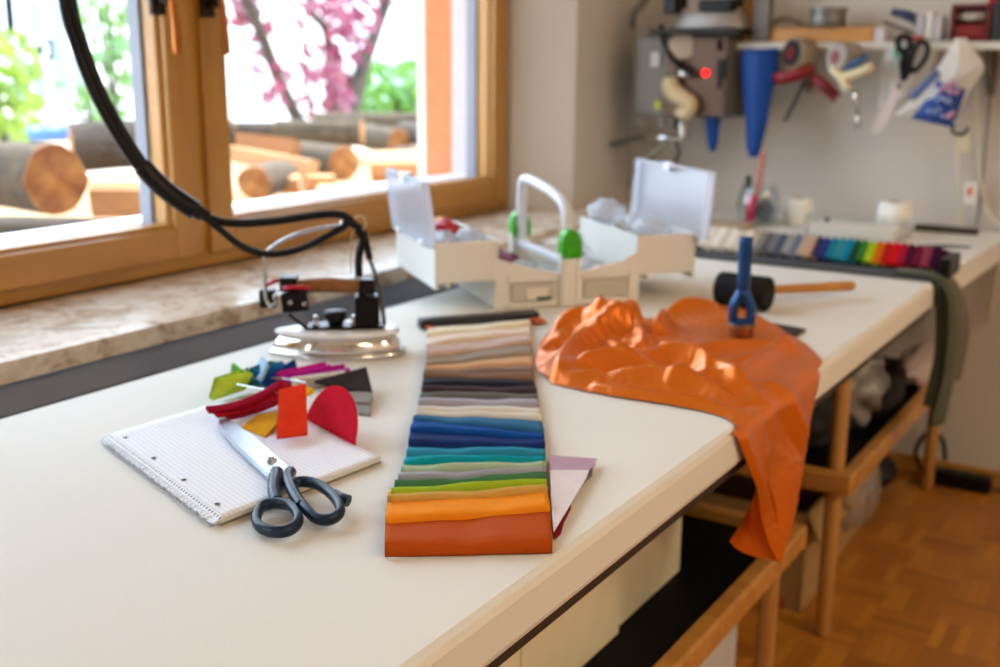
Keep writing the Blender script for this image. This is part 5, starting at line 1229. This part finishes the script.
# small steel spoon-like tool with bright spots
t = thing('awl', 'small bright steel tool hanging below the cream tape dispenser', 'tool', wpx(856, 100))
MB().tube([wpx(856, 90), wpx(856, 94), wpx(856.5, 102), wpx(857, 110)], [.010, .0165, .0165, .008], 14, flat=.5).build('bowl', M_CHROME, t)
MB().tube([wpx(857, 110), wpx(858, 119), wpx(858, 123), wpx(858, 129)], [.006, .0115, .0125, .007], 12, flat=.6).build('tip', M_STEEL, t)
# scissors on the hook
t = thing('scissors', 'scissors with black handles hanging from the shelf edge', 'scissors', wpx(905, 60))
q = MB(); q.tube(smooth_path([wpx(x, y, HY-.01) for x, y in ((899, 38), (908, 37), (910, 46), (905, 52), (899, 48))], 6, True), .0075, 10, closed=True)
q.tube([wpx(906, 50, HY-.01), wpx(904, 62, HY-.01), wpx(903, 76, HY-.01)], [.010, .012, .009], 10); q.build('handle', M_BPLAST, t)
q = MB(); q.tube(smooth_path([wpx(x, y, HY-.016) for x, y in ((916, 46), (924, 42), (928, 50), (923, 62), (914, 71), (910, 66))], 6, True), .0065, 10, closed=True); q.tube([wpx(912, 66, HY-.016), wpx(907, 74, HY-.016), wpx(902, 80, HY-.016)], [.006, .008, .008], 10); q.build('handle', M_BPLAST, t)
for d, nm in ((0, -.010), (2, -.014)):
    q = MB(); q.prism([wpx(897+d, 78, HY+nm), wpx(904+d, 80, HY+nm), wpx(900+d, 95, HY+nm), wpx(882+d, 128, HY+nm), wpx(874+d, 134, HY+nm), wpx(872+d, 130, HY+nm), wpx(884+d, 105, HY+nm)], (0, .003, 0)); q.build('blade', mat('hanging_blade', 'd8c8c0', .3, .9), t)
q = MB(); q.cyl(wpx(899, 86, HY-.022), wpx(899, 86, HY-.008), .006, n=14); q.build('pivot_screw', M_BRUSH, t)
# plastic bags
def bagsheet(pts_l, pts_r, y, bul, seed):
    Lp = smooth_path([wpx(*p, y) for p in pts_l], 6); Rp = smooth_path([wpx(*p, y) for p in pts_r], 6); k = len(Lp)-1
    def f(u, v):
        i = min(k-1, int(u*k)); t_ = u*k-i; a = Lp[i].lerp(Lp[i+1], t_); b = Rp[min(len(Rp)-1, i)].lerp(Rp[min(len(Rp)-1, i+1)], t_)
        q = a.lerp(b, v); q.y += -bul*math.sin(v*PI)*math.sin(min(1, u*1.1)*PI)**.5+.010*noise.noise(Vector((u*5, v*5, seed))); return q
    return f
M_BAGW = clear('white_film', (.9, .9, .9), .1, .15, .95, 'fbf8f2')
M_BAGC = clear('clear_film', (.95, .95, .96), .10, .1, .70, 'f0ece6')
t = thing('plastic_bag', 'clear plastic bag hanging behind the black scissors', 'bag', wpx(900, 90), 0, 'plastic bags hanging from the shelf')
MB().grid(bagsheet([(884, 48), (881, 75), (878, 100), (876, 112)], [(940, 48), (928, 75), (915, 100), (896, 117)], HY+.004, .02, 3), 20, 14).build('film', M_BAGC, t)
MB().grid(bagsheet([(893, 48), (893, 58), (893, 66), (893, 72)], [(900, 48), (899, 58), (898, 66), (897, 72)], HY-.004, .004, 5), 6, 4).build('green_label', cm('7ab898', .6), t, solid=.001)
t = thing('plastic_bag', 'white plastic bag with a dark blue lower half hanging at the shelf end', 'bag', wpx(945, 80), 0, 'plastic bags hanging from the shelf')
MB().grid(bagsheet([(955, 38), (946, 55), (930, 78), (905, 105), (894, 114)], [(966, 38), (976, 52), (984, 68), (972, 88), (950, 126)], HY-.014, .035, 8), 28, 20).build('film', M_BAGW, t)
blue = MB().grid(bagsheet([(938, 80), (930, 95), (920, 108), (911, 118)], [(966, 90), (961, 104), (956, 118), (950, 127)], HY-.036, .018, 9), 16, 14); blue.build('printed_panel', cm('10408c', .5), t, solid=.001)
MB().grid(bagsheet([(936, 69), (920, 85), (908, 96)], [(940, 74), (925, 90), (913, 101)], HY-.034, .004, 11), 8, 4).build('blue_stripe', cm('5a70a4', .5), t, solid=.001)
wm = MB()                                     # pale blurred lettering strokes on the printed panel
for (x0, y0, x1, y1) in ((932, 98, 936, 94), (936, 101, 942, 96), (942, 97, 947, 103), (948, 98, 951, 104), (926, 109, 930, 113), (931, 109, 936, 114), (937, 107, 941, 111), (940, 114, 944, 118)):
    wm.tube([wpx(x0, y0, HY-.062), wpx((x0+x1)/2+.6, (y0+y1)/2, HY-.062), wpx(x1, y1, HY-.062)], .0016, 6)
wm.build('lettering', cm('c8d0e4', .6), t)
fm = MB()
for (x, y, r) in ((945, 86, .009), (953, 83, .008), (950, 91, .008), (941, 90, .006), (957, 92, .007), (949, 116, .008), (953, 113, .006)):
    c = wpx(x, y, HY-.06); fm.blob(c, (r, .002, r), .3, 3, int(x), 2)
fm.build('printed_flowers', cm('b08098', .6), t)
# hook with a cloth tape below the bag
t = thing('key_strap', 'short beige strap on a dark hook hanging under the blue and white bag', 'strap', wpx(960, 128))
MB().tube(smooth_path([wpx(954, 124), wpx(952, 131), wpx(957, 134), wpx(965, 133), wpx(968, 127)], 5), .004, 8).build('hook', cm('2a2826', .4), t)
MB().boxb(Vector(wpx(955, 134)), Vector(wpx(970, 152))+Vector((0, .006, 0)), .002).build('tape', cm('c4b898', .8), t)
# bead chains and flex at the right
def chain(label, pts, Y, n, r, col, name='bead_chain'):
    P = smooth_path([yp(x, y, Y) for x, y in pts], 20); L = [0]
    for a, b in zip(P[:-1], P[1:]): L.append(L[-1]+(b-a).length)
    m = MB(); m.tube(P[::4]+[P[-1]], r*.35, 6)
    for i in range(n):
        s = L[-1]*i/(n-1); j = next((k for k in range(len(L)-1) if L[k+1] >= s), len(L)-2)
        q = P[j].lerp(P[j+1], (s-L[j])/max(1e-6, L[j+1]-L[j])); m.blob(q, (r, r, r), 0, 1, 0, 1)
    o = m.build(name, cm(col, .5), origin=P[0]); tag(o, label, 'chain', 'blind pull chains')
CY = 3.03
chain('pale bead chain hanging straight down left of the orange-marked tag', [(957, 135), (958, 170), (960, 200), (962, 226)], CY-.02, 46, .0052, 'dcd4ba')
chain('pale bead chain curving down at the right of the orange-marked tag', [(976, 55), (977, 120), (979, 165), (985, 205), (996, 222), (1004, 226)], CY-.01, 70, .0052, 'dcd4ba')
chain('bead chain hanging in front of the wall below the back bench', [(999, 232), (997, 262), (994, 290), (989, 320)], CY-.005, 46, .0054, 'c4bba2')
q = [yp(x, y, CY) for x, y in ((992, 46), (990, 90), (986, 140), (982, 185), (977, 225))]
o = MB().tube(smooth_path(q, 6), .0035, 8).build('flex_cable', cm('84807a', .6), origin=q[0]); tag(o, 'thin grey cable running down the wall between the bead chains', 'cable')
c = yp(970, 193, CY-.03); t = thing('paper_tag', 'small white tag with an orange mark hanging by the bead chains', 'tag', c)
MB().box(c, (.030, .002, .056), bev=.0005).build('card', cm('e6e0d8', .7), t)
MB().prism([c+Vector((a, -.0012, b)) for a, b in ((-.004, .014), (.004, .016), (.008, .004), (.003, .002), (.005, -.010), (-.006, -.006), (-.008, .002))], (0, -.0006, 0)).build('orange_mark', cm('e07830', .6), t)

# steam generator in the corner ----------------------------------------------
GY = 2.86
sg = thing('steam_generator', 'steel wall-mounted steam generator with a glowing red lamp', 'steam generator', yp(680, 118, GY))
A_, B_ = yp(636, 36, GY), yp(727, 118, GY)
MB().boxb((A_.x, GY, B_.z), (B_.x, WY-.002, A_.z), .004).build('housing', M_BRUSH, sg)
a, b2 = yp(667, 37, GY-.006), yp(724, 116, GY-.006)
MB().boxb((a.x, GY-.006, b2.z), (b2.x, GY+.001, a.z), .002).build('front_panel', mat('brown_reflection_steel', '5e473a', .4, .5, var=.35, scale=6), sg)  # steel front; the brown mirrored in it is painted into the colour
def gp(px, py, d=0): return yp(px, py, GY-.007-d)
MB().cyl(gp(705.5, 73), gp(705.5, 73, .006), .0085, n=20, bev=.002).build('indicator_lamp', cm('ff0808', .3, emit='ff0a08', estr=5), sg)
MB().cyl(gp(682, 46), gp(682, 46, .010), .036, n=28, bev=.003).build('pressure_gauge', mat('gauge_face', 'c4b8a4', .35, .3, var=.2, scale=60), sg)
MB().tube([gp(719, 40, .003), gp(719, 51, .003)], .006, 8).build('switch', M_BPLAST, sg)
q = MB(); q.boxb(gp(717, 59, .008), gp(725, 78, -.0), .002); q.boxb(gp(717, 78, .005), gp(721, 89, -.0), .002); q.build('switch', M_BPLAST, sg)
q = MB(); q.tube(smooth_path([gp(670, 78, .016), gp(672, 90, .02), gp(682, 98, .02), gp(690, 104, .018), gp(686, 113, .016), gp(676, 112, .014)], 6), [.018, .020, .022, .024, .024, .024, .024, .024, .024, .024, .024, .023, .023, .023, .023, .023, .023, .022, .022, .021, .02, .02, .02, .02, .02, .02, .018, .016, .014, .012, .010], 14); q.build('hose_cover', mat('cream_hose_cover', 'cbb78e', .6), sg)
MB().boxb(gp(655, 101, .001), gp(661, 109, -.002)).build('sticker', cm('c8d040', .6), sg)
MB().boxb(gp(651, 52, .002), gp(660, 67, -.002), .001).build('plate', cm('c4c0ba', .4), sg)
q = MB(); q.tube(smooth_path([yp(x, y, GY-.03) for x, y in ((661, 25), (663, 40), (670, 55), (680, 66), (693, 75))], 5), .008, 10); q.build('power_lead', M_BPLAST, sg)
q = MB(); q.tube([gp(676, 73, .012), gp(684, 74, .016), gp(694, 76, .012)], [.008, .011, .007], 12); q.build('coupling', M_STEEL, sg)
for px in (641, 662, 715):
    q = MB(); q.cyl(yp(px, 117, GY+.03), yp(px, 127, GY+.03), .010, n=14, bev=.002); q.build('foot', cm('9a948c', .4, .5), sg)
q = MB(); q.tube(smooth_path([gp(680, 105, -.02), gp(677, 118, -.02), gp(676, 128, -.02)], 4), .006, 8); q.build('drain_hose', M_BPLAST, sg)
# pipework under it
pw = thing('water_pipe', 'steel water pipe with a grey lever valve below the steam generator', 'pipe', yp(660, 140, GY))
MB().tube(smooth_path([gp(682, 122, -.03), gp(683, 131, -.03), gp(683, 138, -.03)], 3), .013, 12).build('fitting', M_STEEL, pw)
MB().tube([gp(684, 139, -.03), gp(665, 138, -.03), gp(640, 137, -.03)], .0095, 12).build('pipe', M_STEEL, pw)
MB().tube([gp(638, 138, -.03), gp(625, 141, -.03), gp(612, 145, -.03)], [.010, .014, .011], 12, flat=.7).build('lever', cm('5c5e60', .5), pw)
MB().tube(smooth_path([gp(668, 143, -.03), gp(655, 152, -.03), gp(643, 162, -.03), gp(634, 175, -.03), (gp(630, 186, -.03))], 5), .009, 10).build('flexible_hose', cm('86806f', .5), pw)
MB().tube(smooth_path([gp(676, 142, -.03), gp(679, 152, -.03), gp(675, 163, -.03)], 5), .007, 10).build('flexible_hose', cm('4e4840', .5), pw)
# spare iron lying on top
a, b2 = yp(655, 27, GY-.03), yp(745, 31, GY-.03)
ti = thing('steam_iron', 'second iron resting on a dark board on top of the steam generator', 'iron', ((a.x+b2.x)/2, GY+.05, A_.z))
MB().boxb((a.x, GY-.05, A_.z+.0008), (b2.x-.01, GY+.13, A_.z+.016), .003).build('rest_board', cm('1c1a18', .6), ti)
zi = A_.z+.0165; xs = np.linspace(a.x+.02, b2.x-.018, 9)
rings = []
for s, z in ((1, 0), (1, .010), (.94, .016), (.88, .036), (.82, .042)):
    cx_ = (xs[0]+xs[-1])/2; hl_ = (xs[-1]-xs[0])/2
    rings.append([Vector((cx_+hl_*s*math.cos(2*PI*j/28), GY+.04+.052*s*math.copysign(abs(math.sin(2*PI*j/28))**.7, math.sin(2*PI*j/28)), zi+z)) for j in range(28)])
MB().loft(rings).build('chrome_hood', mat('satin_chrome', 'a8a29c', .5, .7, var=.2, scale=12), ti)
MB().tube(smooth_path([(cx_-.08, GY+.04, zi+.055), (cx_-.08, GY+.04, zi+.11), (cx_-.05, GY+.04, zi+.125), (cx_+.05, GY+.04, zi+.125), (cx_+.075, GY+.04, zi+.11), (cx_+.075, GY+.04, zi+.055)], 5), .013, 12).build('handle', M_BPLAST, ti)
q = MB(); q.box((cx_-.095, GY+.01, zi+.065), (.035, .05, .05), bev=.004); q.build('switch_box', M_BPLAST, ti); q = MB(); q.box((cx_+.03, GY+.015, zi+.060), (.09, .05, .03), bev=.004); q.build('terminal_box', M_BPLAST, ti)
MB().tube(smooth_path([yp(632, 28, GY+.06), yp(634, 14, GY+.06), yp(642, 4, GY+.06), yp(650, -12, GY+.06), yp(652, -60, GY+.06)], 6), .010, 10).build('steam_hose', cm('6c675f', .6), ti)
crumple('fabric_bundle', 'pale crumpled rag hanging at the left of the spare iron', 'rag', tuple(yp(645, 32, GY+.08)), (.022, .02, .025), mat('pale_rag', 'aaa298', .8), 61, .4)

# ------------------------------------------------------------------ light
W = bpy.data.worlds.new('World'); bpy.context.scene.world = W; W.use_nodes = True
t = NT(W); bg = t.n['Background']
tc = t.new('ShaderNodeTexCoord'); sp = t.new('ShaderNodeSeparateXYZ'); t.link(tc.outputs['Generated'], sp.inputs[0])
cr = t.new('ShaderNodeValToRGB'); e = cr.color_ramp.elements; e[0].position = .48; e[0].color = (.77, .87, 1, 1); e[1].position = .95; e[1].color = (.55, .75, 1, 1)
mp = t.new('ShaderNodeMath', operation='MULTIPLY_ADD'); mp.inputs[1].default_value = .5; mp.inputs[2].default_value = .5
t.link(sp.outputs[2], mp.inputs[0]); t.link(mp.outputs[0], cr.inputs[0]); t.link(cr.outputs[0], bg.inputs[0]); bg.inputs[1].default_value = 7.0
def light(name, ty, loc, rot, energy, col, **k):
    d = bpy.data.lights.new(name, ty); d.energy = energy; d.color = col
    for a_, b_ in k.items(): setattr(d, a_, b_)
    o = bpy.data.objects.new(name, d); o.location = loc; o.rotation_euler = rot; C.objects.link(o); return o
sd = Vector((.13, -.50, -.86)).normalized()
so = light('sun', 'SUN', (-6, 6, 8), (0, 0, 0), 13, (1, .96, .90), angle=.009); so.rotation_euler = sd.to_track_quat('-Z', 'Y').to_euler()
light('ceiling_lamp', 'AREA', (1.9, 1.5, ZC-.02), (0, 0, 0), 36, (1, .80, .54), shape='RECTANGLE', size=1.2, size_y=.3)
light('ceiling_lamp', 'AREA', (1.9, -.5, ZC-.02), (0, 0, 0), 32, (1, .80, .54), shape='RECTANGLE', size=1.2, size_y=.3)

# ------------------------------------------------------------------ camera
cd = bpy.data.cameras.new('camera'); co = bpy.data.objects.new('camera', cd); C.objects.link(co)
cd.sensor_fit = 'HORIZONTAL'; cd.sensor_width = 36; cd.lens = F_PX/1000*36; cd.clip_start = .02; cd.clip_end = 200
co.matrix_world = Matrix.Translation(CAM) @ Matrix((RT, UP, -FW)).transposed().to_4x4()
cd.dof.use_dof = True; cd.dof.focus_distance = .93; cd.dof.aperture_fstop = 4.6; cd.dof.aperture_blades = 9
S_ = bpy.context.scene; S_.camera = co
S_.view_settings.view_transform = 'Standard'; S_.view_settings.look = 'None'; S_.view_settings.gamma = 1; S_.view_settings.use_curve_mapping = False
S_.view_settings.exposure = 0.03
S_.cycles.use_denoising = True
S_.cycles.sample_clamp_indirect = 8
S_.cycles.max_bounces = 10; S_.cycles.transparent_max_bounces = 16
bpy.context.view_layer.update()
